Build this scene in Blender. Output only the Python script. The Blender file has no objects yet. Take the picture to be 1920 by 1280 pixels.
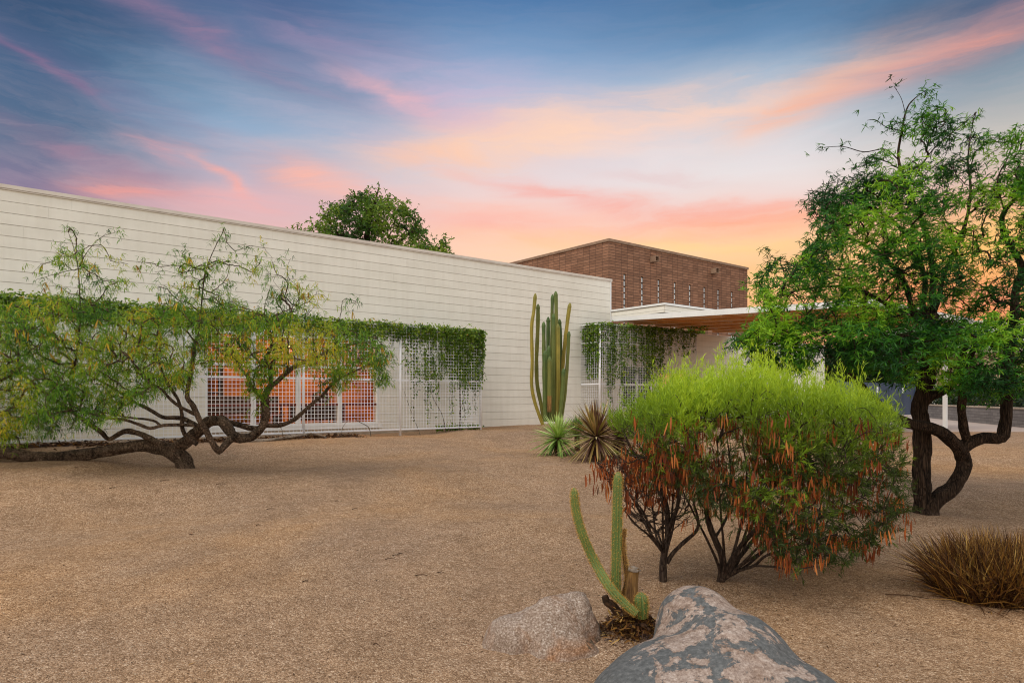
import bpy, math, random
import numpy as np
from mathutils import Vector, Matrix, noise as mnoise

random.seed(7)
RS = np.random.RandomState(11)
H, F, CX, CZ = 744.5, 1280.0, 960.0, 1.5      # horizon row, focal length in photo pixels, centre column, eye height
scene = bpy.context.scene
COL = scene.collection
PI = math.pi

def P(px, py, Y):
    return np.array([(px - CX) / F * Y, Y, CZ - (py - H) / F * Y])

# ---------------------------------------------------------------- frame of the white building
UX, UY = 0.7816, 0.6238          # along the long wall
VX, VY = 0.6238, -0.7816         # out of the wall, towards the garden
ROT = math.atan2(UY, UX)
W0 = -14.77
def W(s, w, z=0.0):
    return np.array([s * UX + (W0 + w) * VX, s * UY + (W0 + w) * VY, z])
def wall_depth(px, w=0.0):
    q = (px - CX) / F
    return -(W0 + w) / (0.7816 - 0.6238 * q)

# ---------------------------------------------------------------- object helpers
def tag(o, label=None, cat=None, group=None, kind=None):
    if label: o['label'] = label
    if cat: o['category'] = cat
    if group: o['group'] = group
    if kind: o['kind'] = kind
    return o
def thing(name, label, cat, loc=(0, 0, 0), rz=0.0, group=None):
    o = bpy.data.objects.new(name, None)
    o.empty_display_size = 0.2
    COL.objects.link(o)
    o.location = loc
    o.rotation_euler = (0, 0, rz)
    return tag(o, label, cat, group)

def mk(name, V, Q, mat, parent=None, T=None, attrs=None, smooth=False, origin=None):
    """mesh object from numpy verts, quads Q (n,4) and optional tris T (n,3)"""
    V = np.asarray(V, dtype=np.float32).reshape(-1, 3)
    if origin is not None:
        V = V - np.asarray(origin, dtype=np.float32)
    me = bpy.data.meshes.new(name)
    me.vertices.add(len(V)); me.vertices.foreach_set('co', V.ravel())
    Q = np.asarray(Q, dtype=np.int32).reshape(-1, 4) if Q is not None and len(Q) else np.zeros((0, 4), np.int32)
    T = np.asarray(T, dtype=np.int32).reshape(-1, 3) if T is not None and len(T) else np.zeros((0, 3), np.int32)
    loops = np.concatenate([Q.ravel(), T.ravel()])
    me.loops.add(len(loops)); me.loops.foreach_set('vertex_index', loops)
    n = len(Q) + len(T)
    me.polygons.add(n)
    starts = np.concatenate([np.arange(len(Q)) * 4, len(Q) * 4 + np.arange(len(T)) * 3]).astype(np.int32)
    me.polygons.foreach_set('loop_start', starts)
    me.update(calc_edges=True)
    me.polygons.foreach_set('use_smooth', np.full(n, bool(smooth)))
    if attrs:
        for k, a in attrs.items():
            at = me.attributes.new(k, 'FLOAT', 'POINT')
            at.data.foreach_set('value', np.asarray(a, dtype=np.float32))
    me.validate()
    me.materials.append(mat)
    o = bpy.data.objects.new(name, me)
    COL.objects.link(o)
    if parent is not None:
        o.parent = parent
    elif origin is not None:
        o.location = origin
    return o

class MB:
    def __init__(self): self.V = []; self.Q = []; self.T = []; self.n = 0
    def raw(self, V, Q, T=None):
        V = np.asarray(V, float).reshape(-1, 3)
        self.V.append(V)
        if Q is not None and len(Q): self.Q.append(np.asarray(Q, int).reshape(-1, 4) + self.n)
        if T is not None and len(T): self.T.append(np.asarray(T, int).reshape(-1, 3) + self.n)
        self.n += len(V)
    def box(self, x0, x1, y0, y1, z0, z1):
        V = [(x, y, z) for x in (x0, x1) for y in (y0, y1) for z in (z0, z1)]
        Q = [(0, 1, 3, 2), (4, 6, 7, 5), (0, 4, 5, 1), (2, 3, 7, 6), (0, 2, 6, 4), (1, 5, 7, 3)]
        self.raw(V, Q)
        return self
    def prism(self, poly, z0, z1):
        n = len(poly)
        V = [(x, y, z0) for x, y in poly] + [(x, y, z1) for x, y in poly]
        Q = [(i, (i + 1) % n, n + (i + 1) % n, n + i) for i in range(n)]
        T = [(n, n + i, n + i + 1) for i in range(1, n - 1)] + [(0, i + 1, i) for i in range(1, n - 1)]
        self.raw(V, Q, T)
        return self
    def tube(self, pts, rad, n=8, rough=0.0, seed=0, ribs=0.0, cap=True):
        V, Q, T = tube(pts, rad, n, rough, seed, ribs, cap)
        self.raw(V, Q, T)
        return self
    def build(self, name, mat, parent=None, smooth=False, origin=None, attrs=None):
        V = np.concatenate(self.V); Q = np.concatenate(self.Q) if self.Q else None
        T = np.concatenate(self.T) if self.T else None
        return mk(name, V, Q, mat, parent, T, attrs, smooth, origin)

def catmull(pts, step=0.06):
    pts = np.asarray(pts, float)
    if len(pts) < 3:
        d = np.linalg.norm(pts[-1] - pts[0]); k = max(2, int(d / step) + 1)
        t = np.linspace(0, 1, k)[:, None]
        return pts[0] * (1 - t) + pts[-1] * t
    ext = np.vstack([2 * pts[0] - pts[1], pts, 2 * pts[-1] - pts[-2]])
    out = []
    for i in range(1, len(ext) - 2):
        p0, p1, p2, p3 = ext[i - 1], ext[i], ext[i + 1], ext[i + 2]
        k = max(2, int(np.linalg.norm(p2[:3] - p1[:3]) / step) + 1)
        for t in np.linspace(0, 1, k, endpoint=False):
            out.append(0.5 * ((2 * p1) + (-p0 + p2) * t + (2 * p0 - 5 * p1 + 4 * p2 - p3) * t * t + (-p0 + 3 * p1 - 3 * p2 + p3) * t ** 3))
    out.append(ext[-2])
    return np.array(out)

def tube(pts, rad, n=8, rough=0.0, seed=0, ribs=0.0, cap=True):
    pts = np.asarray(pts, float); K = len(pts)
    rad = np.broadcast_to(np.asarray(rad, float), (K,))
    tan = np.gradient(pts, axis=0)
    tan /= np.linalg.norm(tan, axis=1)[:, None] + 1e-9
    a = np.array([0.3, 0.9, 0.1]); 
    if abs(tan[0] @ a) > 0.8: a = np.array([1.0, 0, 0])
    N = np.zeros((K, 3)); v = a - tan[0] * (a @ tan[0]); v /= np.linalg.norm(v)
    for i in range(K):
        v = v - tan[i] * (v @ tan[i]); v /= np.linalg.norm(v) + 1e-9
        N[i] = v
    B = np.cross(tan, N)
    ang = np.linspace(0, 2 * PI, n, endpoint=False)
    rr = np.ones((K, n))
    if ribs: rr = rr * (1 - ribs * (np.arange(n) % 2))[None, :]
    if rough:
        for i in range(K):
            for j in range(n):
                q = Vector((math.cos(ang[j]) * 1.3, math.sin(ang[j]) * 1.3, 0)) + Vector(pts[i] * 6.0) + Vector((seed, 0, 0))
                rr[i, j] += rough * (mnoise.noise(q) * 1.3 + 0.6 * mnoise.noise(q * 2.7))
    V = pts[:, None, :] + (rad[:, None] * rr)[:, :, None] * (np.cos(ang)[None, :, None] * N[:, None, :] + np.sin(ang)[None, :, None] * B[:, None, :])
    V = V.reshape(-1, 3)
    i = np.arange(K - 1)[:, None]; j = np.arange(n)[None, :]; j2 = (j + 1) % n
    Q = np.stack([i * n + j, i * n + j2, (i + 1) * n + j2, (i + 1) * n + j], -1).reshape(-1, 4)
    T = None
    if cap:
        V = np.vstack([V, pts[0], pts[-1]])
        a0 = len(V) - 2; a1 = len(V) - 1
        T = [(a0, (k + 1) % n, k) for k in range(n)] + [(a1, (K - 1) * n + k, (K - 1) * n + (k + 1) % n) for k in range(n)]
    return V, Q, T

def batch_tube(PT, RD, n=4):
    """PT (T,K,3), RD (T,K) -> verts, quads"""
    T, K, _ = PT.shape
    tan = np.gradient(PT, axis=1); tan /= np.linalg.norm(tan, axis=2)[..., None] + 1e-9
    a = np.array([0.31, 0.2, 0.93])
    N = np.cross(tan, a); N /= np.linalg.norm(N, axis=2)[..., None] + 1e-9
    B = np.cross(tan, N)
    ang = np.linspace(0, 2 * PI, n, endpoint=False)
    V = PT[:, :, None, :] + RD[:, :, None, None] * (np.cos(ang)[None, None, :, None] * N[:, :, None, :] + np.sin(ang)[None, None, :, None] * B[:, :, None, :])
    t = np.arange(T)[:, None, None]; i = np.arange(K - 1)[None, :, None]; j = np.arange(n)[None, None, :]; j2 = (j + 1) % n
    b = t * K * n
    Q = np.stack([b + i * n + j, b + i * n + j2, b + (i + 1) * n + j2, b + (i + 1) * n + j], -1).reshape(-1, 4)
    return V.reshape(-1, 3), Q

def nrm(a):
    return a / (np.linalg.norm(a, axis=-1, keepdims=True) + 1e-9)

def ribbons(base, d, L, Wd, droop=0.3, rnd=None, face=None, prof=(0.35, 1.0, 0.15), rs=RS):
    """bent leaves: 3 rows of 2 verts"""
    N = len(base)
    d = nrm(d)
    if face is None: face = rs.normal(size=(N, 3))
    side = nrm(np.cross(d, face))
    L = np.broadcast_to(L, (N,))[:, None]; Wd = np.broadcast_to(Wd, (N,))[:, None]
    droop = np.broadcast_to(droop, (N,))[:, None]
    down = np.array([0, 0, -1.0])
    p0 = base
    p1 = base + d * L * 0.5 + down * L * droop * 0.12
    p2 = base + d * L + down * L * droop * 0.55
    rows = []
    for p, k in ((p0, prof[0]), (p1, prof[1]), (p2, prof[2])):
        rows += [p - side * Wd * k * 0.5, p + side * Wd * k * 0.5]
    V = np.stack(rows, 1).reshape(-1, 3)
    b = np.arange(N)[:, None] * 6
    Q = np.concatenate([b + np.array([[0, 1, 3, 2]]), b + np.array([[2, 3, 5, 4]])], 0)
    if rnd is None: rnd = rs.rand(N)
    return V, Q, np.repeat(rnd, 6)

def blades(base, d, L, Wd, rnd=None, rs=RS, droop=0.0):
    """thin straight needles: one diamond quad each"""
    N = len(base); d = nrm(d)
    side = nrm(np.cross(d, rs.normal(size=(N, 3))))
    L = np.broadcast_to(L, (N,))[:, None]; Wd = np.broadcast_to(Wd, (N,))[:, None]
    tip = base + d * L; tip[:, 2] -= droop * L[:, 0]
    mid = base + d * L * 0.5
    V = np.stack([base, mid + side * Wd * .5, tip, mid - side * Wd * .5], 1).reshape(-1, 3)
    Q = np.arange(N * 4).reshape(-1, 4)
    if rnd is None: rnd = rs.rand(N)
    return V, Q, np.repeat(rnd, 4)

# ---------------------------------------------------------------- materials
def srgb(r, g, b):
    f = lambda c: (c / 255 / 12.92) if c / 255 <= 0.04045 else ((c / 255 + 0.055) / 1.055) ** 2.4
    return (f(r), f(g), f(b), 1.0)
class NT:
    def __init__(self, tree): self.t = tree
    def n(self, typ, **kw):
        nd = self.t.nodes.new(typ)
        for k, v in kw.items():
            if k.startswith('i_'):
                key = k[2:]
                key = int(key) if key.isdigit() else key.replace('_', ' ')
                nd.inputs[key].default_value = v
            else: setattr(nd, k, v)
        return nd
    def l(self, a, b): self.t.links.new(a, b)
    def math(self, op, a, b=None, c=None, clamp=False):
        nd = self.t.nodes.new('ShaderNodeMath'); nd.operation = op; nd.use_clamp = clamp
        for i, x in enumerate((a, b, c)):
            if x is None: continue
            if isinstance(x, (int, float)): nd.inputs[i].default_value = x
            else: self.l(x, nd.inputs[i])
        return nd.outputs[0]
    def mix(self, f, a, b, blend='MIX'):
        nd = self.t.nodes.new('ShaderNodeMix'); nd.data_type = 'RGBA'; nd.blend_type = blend
        for sock, x in ((nd.inputs[0], f), (nd.inputs[6], a), (nd.inputs[7], b)):
            if isinstance(x, (int, float)): sock.default_value = x
            elif isinstance(x, tuple): sock.default_value = x if len(x) == 4 else x + (1,)
            else: self.l(x, sock)
        return nd.outputs[2]
    def ramp(self, f, stops, interp='LINEAR'):
        nd = self.t.nodes.new('ShaderNodeValToRGB'); cr = nd.color_ramp; cr.interpolation = interp
        while len(cr.elements) < len(stops): cr.elements.new(0.5)
        for e, (p, c) in zip(cr.elements, stops):
            e.position = p; e.color = c if len(c) == 4 else tuple(c) + (1,)
        self.l(f, nd.inputs[0]); return nd.outputs[0]
def newmat(name):
    m = bpy.data.materials.new(name); m.use_nodes = True
    t = m.node_tree; b = t.nodes['Principled BSDF']; o = t.nodes['Material Output']
    return m, NT(t), b, o
def objco(g, scale=(1, 1, 1)):
    tc = g.n('ShaderNodeTexCoord'); mp = g.n('ShaderNodeMapping'); mp.inputs['Scale'].default_value = scale
    g.l(tc.outputs['Object'], mp.inputs[0]); return mp.outputs[0]
def geoco(g, scale=(1, 1, 1)):
    tc = g.n('ShaderNodeNewGeometry'); mp = g.n('ShaderNodeMapping'); mp.inputs['Scale'].default_value = scale
    g.l(tc.outputs['Position'], mp.inputs[0]); return mp.outputs[0]
def noise(g, vec, scale, detail=4, rough=0.55, dist=0.0):
    nd = g.n('ShaderNodeTexNoise'); nd.inputs['Scale'].default_value = scale; nd.inputs['Detail'].default_value = detail
    nd.inputs['Roughness'].default_value = rough; nd.inputs['Distortion'].default_value = dist
    g.l(vec, nd.inputs['Vector']); return nd.outputs[0]
def bump(g, b, h, strength=0.5, dist=0.01):
    nd = g.n('ShaderNodeBump'); nd.inputs['Strength'].default_value = strength; nd.inputs['Distance'].default_value = dist
    g.l(h, nd.inputs['Height']); g.l(nd.outputs[0], b.inputs['Normal'])

def m_plain(name, c1, c2, scale=8, rough=0.7, bs=0.3, bd=0.004, co=(1, 1, 1), detail=5, spec=0.3, lo=0.35, hi=0.65):
    m, g, b, o = newmat(name)
    v = objco(g, co); n = noise(g, v, scale, detail)
    c = g.ramp(n, [(lo, c1), (hi, c2)])
    g.l(c, b.inputs['Base Color']); b.inputs['Roughness'].default_value = rough
    b.inputs['Specular IOR Level'].default_value = spec
    if bs: bump(g, b, noise(g, v, scale * 4, 4), bs, bd)
    return m
def m_leaf(name, stops, trans=0.35, rough=0.5, tint=(1, 1, 1), spec=0.3, vein=None):
    m, g, b, o = newmat(name)
    at = g.n('ShaderNodeAttribute'); at.attribute_name = 'rnd'
    c = g.ramp(at.outputs['Fac'], stops)
    g.l(c, b.inputs['Base Color']); b.inputs['Roughness'].default_value = rough
    b.inputs['Specular IOR Level'].default_value = spec
    tr = g.n('ShaderNodeBsdfTranslucent')
    c2 = g.mix(1.0, c, (1.35, 1.25, 0.6, 1), 'MULTIPLY'); g.l(c2, tr.inputs[0])
    mx = g.n('ShaderNodeMixShader'); mx.inputs[0].default_value = trans
    g.l(b.outputs[0], mx.inputs[1]); g.l(tr.outputs[0], mx.inputs[2]); g.l(mx.outputs[0], o.inputs[0])
    return m
def m_bark(name, c1, c2, scale=14, stretch=(1, 1, 0.35), bs=1.0, bd=0.02, crack=0.0):
    m, g, b, o = newmat(name)
    v = objco(g, stretch)
    n1 = noise(g, v, scale, 6, 0.65, 0.6); n2 = noise(g, v, scale * 3.2, 4, 0.6); n0 = noise(g, objco(g), 2.6, 4, 0.6)
    h = g.math('ADD', n1, g.math('MULTIPLY', n2, 0.5))
    f = g.math('ADD', g.math('MULTIPLY', h, 0.67), g.math('MULTIPLY', g.math('SUBTRACT', n0, 0.5), 0.45))
    if crack:
        wv_ = g.n('ShaderNodeVectorMath', operation='ADD'); sc_ = g.n('ShaderNodeVectorMath', operation='SCALE'); nn = g.n('ShaderNodeTexNoise'); nn.inputs['Scale'].default_value = scale * .5
        g.l(v, nn.inputs['Vector']); g.l(nn.outputs['Color'], sc_.inputs[0]); sc_.inputs['Scale'].default_value = .09; g.l(v, wv_.inputs[0]); g.l(sc_.outputs[0], wv_.inputs[1])
        k = g.n('ShaderNodeTexVoronoi'); k.feature = 'DISTANCE_TO_EDGE'; k.inputs['Scale'].default_value = crack; g.l(wv_.outputs[0], k.inputs['Vector'])
        e = g.math('MINIMUM', g.math('MULTIPLY', k.outputs['Distance'], 4.0), 1.0)
        f = g.math('MULTIPLY', f, g.math('ADD', g.math('MULTIPLY', e, 0.26), 0.80)); h = g.math('ADD', h, g.math('MULTIPLY', e, .7))
    c = g.ramp(f, [(0.30, c1), (0.64, c2)])
    g.l(c, b.inputs['Base Color']); b.inputs['Roughness'].default_value = 0.85
    b.inputs['Specular IOR Level'].default_value = 0.15
    bump(g, b, h, bs, bd)
    return m

M = {}
def m_siding():
    m, g, b, o = newmat('siding_paint')
    v = objco(g, (1, 1, 3)); n = noise(g, v, 1.1, 5); n2 = noise(g, objco(g, (6, 6, .5)), 1.5, 4)
    c = g.ramp(n, [(0.35, (0.80, 0.77, 0.69, 1)), (0.65, (0.86, 0.83, 0.75, 1))])
    at = g.n('ShaderNodeAttribute'); at.attribute_name = 'rnd'
    c = g.mix(1.0, c, g.ramp(at.outputs['Fac'], [(0, (0.965, 0.965, 0.96, 1)), (1, (1.01, 1.01, 1.01, 1))]), 'MULTIPLY')
    c = g.mix(0.35, c, g.ramp(n2, [(0.35, (0.90, 0.885, 0.86, 1)), (0.6, (1.02, 1.02, 1.02, 1))]), 'MULTIPLY')
    # splashed dust near the foot of the wall
    sp = g.n('ShaderNodeSeparateXYZ'); tc = g.n('ShaderNodeTexCoord'); g.l(tc.outputs['Object'], sp.inputs[0])
    d = g.math('SUBTRACT', 0.95, sp.outputs[2]); d = g.math('ADD', d, g.math('MULTIPLY', g.math('SUBTRACT', n, .5), .8)); d = g.math('MULTIPLY', d, 1.1, clamp=True)
    c = g.mix(g.math('MULTIPLY', d, .55), c, (0.52, 0.40, 0.28, 1))
    g.l(c, b.inputs['Base Color']); b.inputs['Roughness'].default_value = 0.6; b.inputs['Specular IOR Level'].default_value = 0.3
    bump(g, b, noise(g, objco(g), 3.0, 4), 0.15, 0.01)
    return m
M['siding'] = m_siding()
M['backing'] = m_plain('siding_gap', (0.66, 0.61, 0.53, 1), (0.72, 0.67, 0.59, 1), 3, 0.8, 0)
M['coping'] = m_plain('coping_metal', (0.62, 0.55, 0.49, 1), (0.72, 0.66, 0.59, 1), 2, 0.45, 0.05)
M['trim'] = m_plain('white_trim', (0.78, 0.78, 0.77, 1), (0.84, 0.84, 0.83, 1), 3, 0.5, 0.05)
M['wire'] = m_plain('white_wire', (0.80, 0.81, 0.84, 1), (0.88, 0.88, 0.90, 1), 3, 0.45, 0)
M['footing'] = m_plain('concrete_footing', (0.42, 0.33, 0.25, 1), (0.52, 0.43, 0.34, 1), 5, 0.9, 0.5, 0.006)
M['roof'] = m_plain('roof_membrane', (0.45, 0.43, 0.40, 1), (0.55, 0.53, 0.5, 1), 2, 0.8, 0.1)
M['orange'] = m_plain('orange_interior_paint', (0.42, 0.11, 0.008, 1), (0.80, 0.29, 0.02, 1), 1.1, 0.6, 0.05, .004, (1, 1, 2.2), 4, .3, .40, .60)
M['redwood'] = m_plain('dark_red_wood', (0.13, 0.022, 0.012, 1), (0.20, 0.04, 0.02, 1), 5, 0.5, 0.1, 0.002, (0.3, 1, 3))
M['darkwood'] = m_plain('dark_wood', (0.035, 0.015, 0.01, 1), (0.07, 0.03, 0.015, 1), 5, 0.5, 0.1, 0.002, (0.3, 1, 3))
M['soffit'] = m_plain('timber_soffit', (0.58, 0.27, 0.085, 1), (0.74, 0.38, 0.14, 1), 4, 0.6, 0.2, 0.003, (0.4, 8, 1))
M['beam'] = m_plain('painted_beam', (0.62, 0.50, 0.38, 1), (0.70, 0.58, 0.46, 1), 4, 0.6, 0.1)
M['steelblue'] = m_plain('blue_steel', (0.035, 0.062, 0.115, 1), (0.055, 0.088, 0.15, 1), 1.2, 0.45, 0.05)
M['tan'] = m_plain('tan_stucco', (0.48, 0.33, 0.22, 1), (0.56, 0.40, 0.28, 1), 6, 0.9, 0.4)
M['bark_left'] = m_bark('mesquite_bark', (0.014, 0.009, 0.007, 1), (0.27, 0.18, 0.12, 1), 13, (1, 1, .7), 1.0, 0.04, 31)
M['bark_right'] = m_bark('dark_bark', (0.007, 0.0045, 0.0035, 1), (0.13, 0.082, 0.055, 1), 20, (1.6, 1.6, 0.15), 1.0, 0.045, 30)
M['bark_shrub'] = m_bark('shrub_bark', (0.022, 0.014, 0.011, 1), (0.125, 0.085, 0.062, 1), 30, (1, 1, .3), 1.0, .02, 40)
M['twig'] = m_bark('thin_twig_bark', (0.055, 0.036, 0.026, 1), (0.16, 0.105, 0.07, 1), 20, (1, 1, 1), 0.3)
M['deadwood'] = m_bark('grey_dead_wood', (0.08, 0.06, 0.045, 1), (0.34, 0.27, 0.21, 1), 14, (1, 1, 1))
M['glass'] = None
def m_glass():
    m, g, b, o = newmat('window_glass')
    t = g.n('ShaderNodeBsdfTransparent'); gl = g.n('ShaderNodeBsdfGlossy'); gl.inputs['Roughness'].default_value = 0.03
    fr = g.n('ShaderNodeFresnel'); fr.inputs[0].default_value = 1.22
    mx = g.n('ShaderNodeMixShader'); g.l(fr.outputs[0], mx.inputs[0]); g.l(t.outputs[0], mx.inputs[1]); g.l(gl.outputs[0], mx.inputs[2])
    t.inputs[0].default_value = (0.95, 0.95, 0.93, 1)
    g.l(mx.outputs[0], o.inputs[0]); return m
M['glass'] = m_glass()
def m_dark_glass():
    m, g, b, o = newmat('dark_window_glass')
    b.inputs['Base Color'].default_value = (0.006, 0.008, 0.011, 1); b.inputs['Roughness'].default_value = 0.12
    b.inputs['Specular IOR Level'].default_value = 0.35
    return m
M['darkglass'] = m_dark_glass()
M['paleglass'] = m_plain('pale_glass_block', (0.42, 0.45, 0.47, 1), (0.66, 0.68, 0.68, 1), 2.5, 0.2, 0.05)
M['tancoping'] = m_plain('tan_metal_coping', (0.24, 0.15, 0.10, 1), (0.32, 0.21, 0.14, 1), 3, 0.6, 0.05)
def m_lit(name, c, s):
    m, g, b, o = newmat(name)
    e = g.n('ShaderNodeEmission'); e.inputs[1].default_value = s
    n = noise(g, objco(g), 1.6, 3); cc = g.ramp(n, [(0.3, tuple(x * 0.55 for x in c)), (0.7, c)])
    g.l(cc, e.inputs[0]); g.l(e.outputs[0], o.inputs[0]); return m
M['litwindow'] = m_lit('lit_window_glow', (1.0, 0.47, 0.15), .8)
M['bulb'] = m_lit('lamp_bulb', (1.0, 0.62, 0.25), 14.0)

def m_brick():
    m, g, b, o = newmat('brown_block')
    tc = g.n('ShaderNodeTexCoord'); sp = g.n('ShaderNodeSeparateXYZ'); g.l(tc.outputs['Object'], sp.inputs[0])
    cb = g.n('ShaderNodeCombineXYZ'); g.l(g.math('ADD', sp.outputs[0], sp.outputs[1]), cb.inputs[0]); g.l(sp.outputs[2], cb.inputs[1])
    def br(off, fr):
        k = g.n('ShaderNodeTexBrick'); k.offset = off; k.offset_frequency = fr; k.squash = 1
        k.inputs['Scale'].default_value = 1.0; k.inputs['Brick Width'].default_value = 0.40; k.inputs['Row Height'].default_value = 0.125
        k.inputs['Mortar Size'].default_value = 0.011; k.inputs['Mortar Smooth'].default_value = 0.3
        k.inputs['Color1'].default_value = (0.21, 0.105, 0.06, 1); k.inputs['Color2'].default_value = (0.33, 0.175, 0.105, 1)
        k.inputs['Mortar'].default_value = (0.085, 0.042, 0.028, 1)
        g.l(cb.outputs[0], k.inputs['Vector']); return k
    k1 = br(0.0, 2)
    v = objco(g, (1, 1, 1.5)); n = noise(g, v, 0.9, 3); n2 = noise(g, v, 14, 4)
    c = g.mix(0.55, k1.outputs[0], g.ramp(n, [(0.3, (0.75, 0.72, 0.7, 1)), (0.7, (1.15, 1.05, 1.0, 1))]), 'MULTIPLY')
    c = g.mix(0.5, c, g.ramp(n2, [(0.3, (0.7, 0.7, 0.7, 1)), (0.7, (1.25, 1.2, 1.15, 1))]), 'MULTIPLY')
    g.l(c, b.inputs['Base Color']); b.inputs['Roughness'].default_value = 0.9
    bump(g, b, g.math('ADD', g.math('MULTIPLY', k1.outputs['Fac'], -1.0), g.math('MULTIPLY', n2, 0.4)), 0.8, 0.012)
    return m
M['brick'] = m_brick()
def m_greyblock():
    m, g, b, o = newmat('grey_block')
    tc = g.n('ShaderNodeTexCoord'); sp = g.n('ShaderNodeSeparateXYZ'); g.l(tc.outputs['Object'], sp.inputs[0])
    cb = g.n('ShaderNodeCombineXYZ'); g.l(g.math('ADD', sp.outputs[0], sp.outputs[1]), cb.inputs[0]); g.l(sp.outputs[2], cb.inputs[1])
    k = g.n('ShaderNodeTexBrick'); k.inputs['Scale'].default_value = 1.0; k.inputs['Brick Width'].default_value = 0.4; k.inputs['Row Height'].default_value = 0.1
    k.inputs['Mortar Size'].default_value = 0.006
    k.inputs['Color1'].default_value = (0.17, 0.155, 0.15, 1); k.inputs['Color2'].default_value = (0.24, 0.22, 0.21, 1); k.inputs['Mortar'].default_value = (0.07, 0.065, 0.06, 1)
    g.l(cb.outputs[0], k.inputs['Vector']); g.l(k.outputs[0], b.inputs['Base Color']); b.inputs['Roughness'].default_value = 0.9
    return m
M['greyblock'] = m_greyblock()

def m_ground():
    m, g, b, o = newmat('decomposed_granite')
    v = geoco(g)
    def vor(sc):
        k = g.n('ShaderNodeTexVoronoi'); k.inputs['Scale'].default_value = sc; g.l(v, k.inputs['Vector']); return k
    v1, v2, v3 = vor(230), vor(110), vor(46)
    def cr(k):
        s = g.n('ShaderNodeSeparateColor'); g.l(k.outputs['Color'], s.inputs[0]); return s.outputs[0]
    mixv = g.math('ADD', g.math('MULTIPLY', cr(v1), 0.48), g.math('ADD', g.math('MULTIPLY', cr(v2), 0.34), g.math('MULTIPLY', cr(v3), 0.18)))
    fine = noise(g, v, 16, 5, 0.75); mixv = g.math('ADD', mixv, g.math('MULTIPLY', g.math('SUBTRACT', fine, 0.5), 0.22))
    col = g.ramp(mixv, [(0.16, (0.125, 0.070, 0.039, 1)), (0.34, (0.252, 0.152, 0.089, 1)), (0.52, (0.352, 0.224, 0.138, 1)), (0.70, (0.46, 0.305, 0.195, 1)), (0.88, (0.73, 0.57, 0.43, 1))])
    big = noise(g, v, 0.30, 4, 0.55, 0.6); med = noise(g, v, 1.7, 6, 0.62, .3); sm = noise(g, v, 6.5, 5, 0.6)
    col = g.mix(0.85, col, g.ramp(big, [(0.32, (1.14, 1.0, 0.78, 1)), (0.48, (1.0, 0.97, 0.92, 1)), (0.66, (0.88, 0.89, 0.93, 1))]), 'MULTIPLY')
    col = g.mix(0.5, col, g.ramp(med, [(0.28, (0.68, 0.65, 0.62, 1)), (0.5, (1.0, 1.0, 1.0, 1)), (0.72, (1.22, 1.20, 1.16, 1))]), 'MULTIPLY')
    col = g.mix(0.55, col, g.ramp(sm, [(0.3, (0.75, 0.73, 0.70, 1)), (0.7, (1.15, 1.14, 1.12, 1))]), 'MULTIPLY')
    g.l(col, b.inputs['Base Color']); b.inputs['Roughness'].default_value = 0.95; b.inputs['Specular IOR Level'].default_value = 0.1
    h = g.math('ADD', g.math('MULTIPLY', v2.outputs['Distance'], -0.8), g.math('MULTIPLY', v3.outputs['Distance'], -0.7))
    h = g.math('ADD', h, g.math('ADD', g.math('MULTIPLY', med, 2.5), g.math('MULTIPLY', sm, 1.4)))
    bump(g, b, h, 0.7, 0.014)
    return m
M['ground'] = m_ground()
M['pavement'] = m_plain('pale_concrete', (0.40, 0.31, 0.26, 1), (0.48, 0.38, 0.32, 1), 1.5, 0.85, 0.2)
M['litter'] = m_plain('leaf_litter', (0.03, 0.016, 0.009, 1), (0.12, 0.06, 0.03, 1), 30, 0.95, 0.6, 0.01)
M['pebble'] = m_leaf('pebble_stone', [(0, (0.07, 0.038, 0.02)), (0.35, (0.20, 0.12, 0.066)), (0.7, (0.30, 0.20, 0.125)), (1, (0.46, 0.36, 0.26))], 0.0, 0.9)

# foliage colours (rnd: 0 dark ... 1 light)
M['leaf_left'] = m_leaf('mesquite_leaf', [(0, (0.018, 0.075, 0.008)), (0.30, (0.085, 0.22, 0.012)), (0.45, (0.135, 0.29, 0.014)), (0.7, (0.25, 0.37, 0.020)), (0.94, (0.46, 0.50, 0.03)), (1, (0.58, 0.44, 0.03))], 0.4)
M['catkin'] = m_leaf('catkin_yellow', [(0, (0.30, 0.15, 0.015)), (1, (0.62, 0.42, 0.04))], 0.3)
M['leaf_right'] = m_leaf('acacia_leaf', [(0, (0.010, 0.055, 0.012)), (0.4, (0.038, 0.165, 0.014)), (0.75, (0.13, 0.34, 0.018)), (1, (0.32, 0.54, 0.03))], 0.4)
M['leaf_far'] = m_leaf('distant_tree_leaf', [(0, (0.035, 0.09, 0.016)), (0.5, (0.10, 0.20, 0.02)), (1, (0.24, 0.33, 0.035))], 0.4)
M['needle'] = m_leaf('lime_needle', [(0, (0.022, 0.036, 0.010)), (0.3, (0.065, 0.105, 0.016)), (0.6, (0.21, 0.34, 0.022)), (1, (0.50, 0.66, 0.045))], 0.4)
M['pod'] = m_leaf('dry_pod', [(0, (0.06, 0.015, 0.006)), (0.45, (0.22, 0.050, 0.014)), (0.8, (0.42, 0.115, 0.025)), (1, (0.72, 0.30, 0.09))], 0.25)
M['vine'] = m_leaf('vine_leaf', [(0, (0.022, 0.06, 0.008)), (0.5, (0.115, 0.22, 0.018)), (0.9, (0.34, 0.44, 0.05)), (1, (0.44, 0.30, 0.07))], 0.3)
M['vinestem'] = m_bark('vine_stem', (0.06, 0.045, 0.03, 1), (0.2, 0.16, 0.11, 1), 20)
M['agave_green'] = m_leaf('yucca_green_leaf', [(0, (0.06, 0.12, 0.03)), (0.5, (0.26, 0.42, 0.08)), (1, (0.62, 0.74, 0.30))], 0.2)
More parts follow.
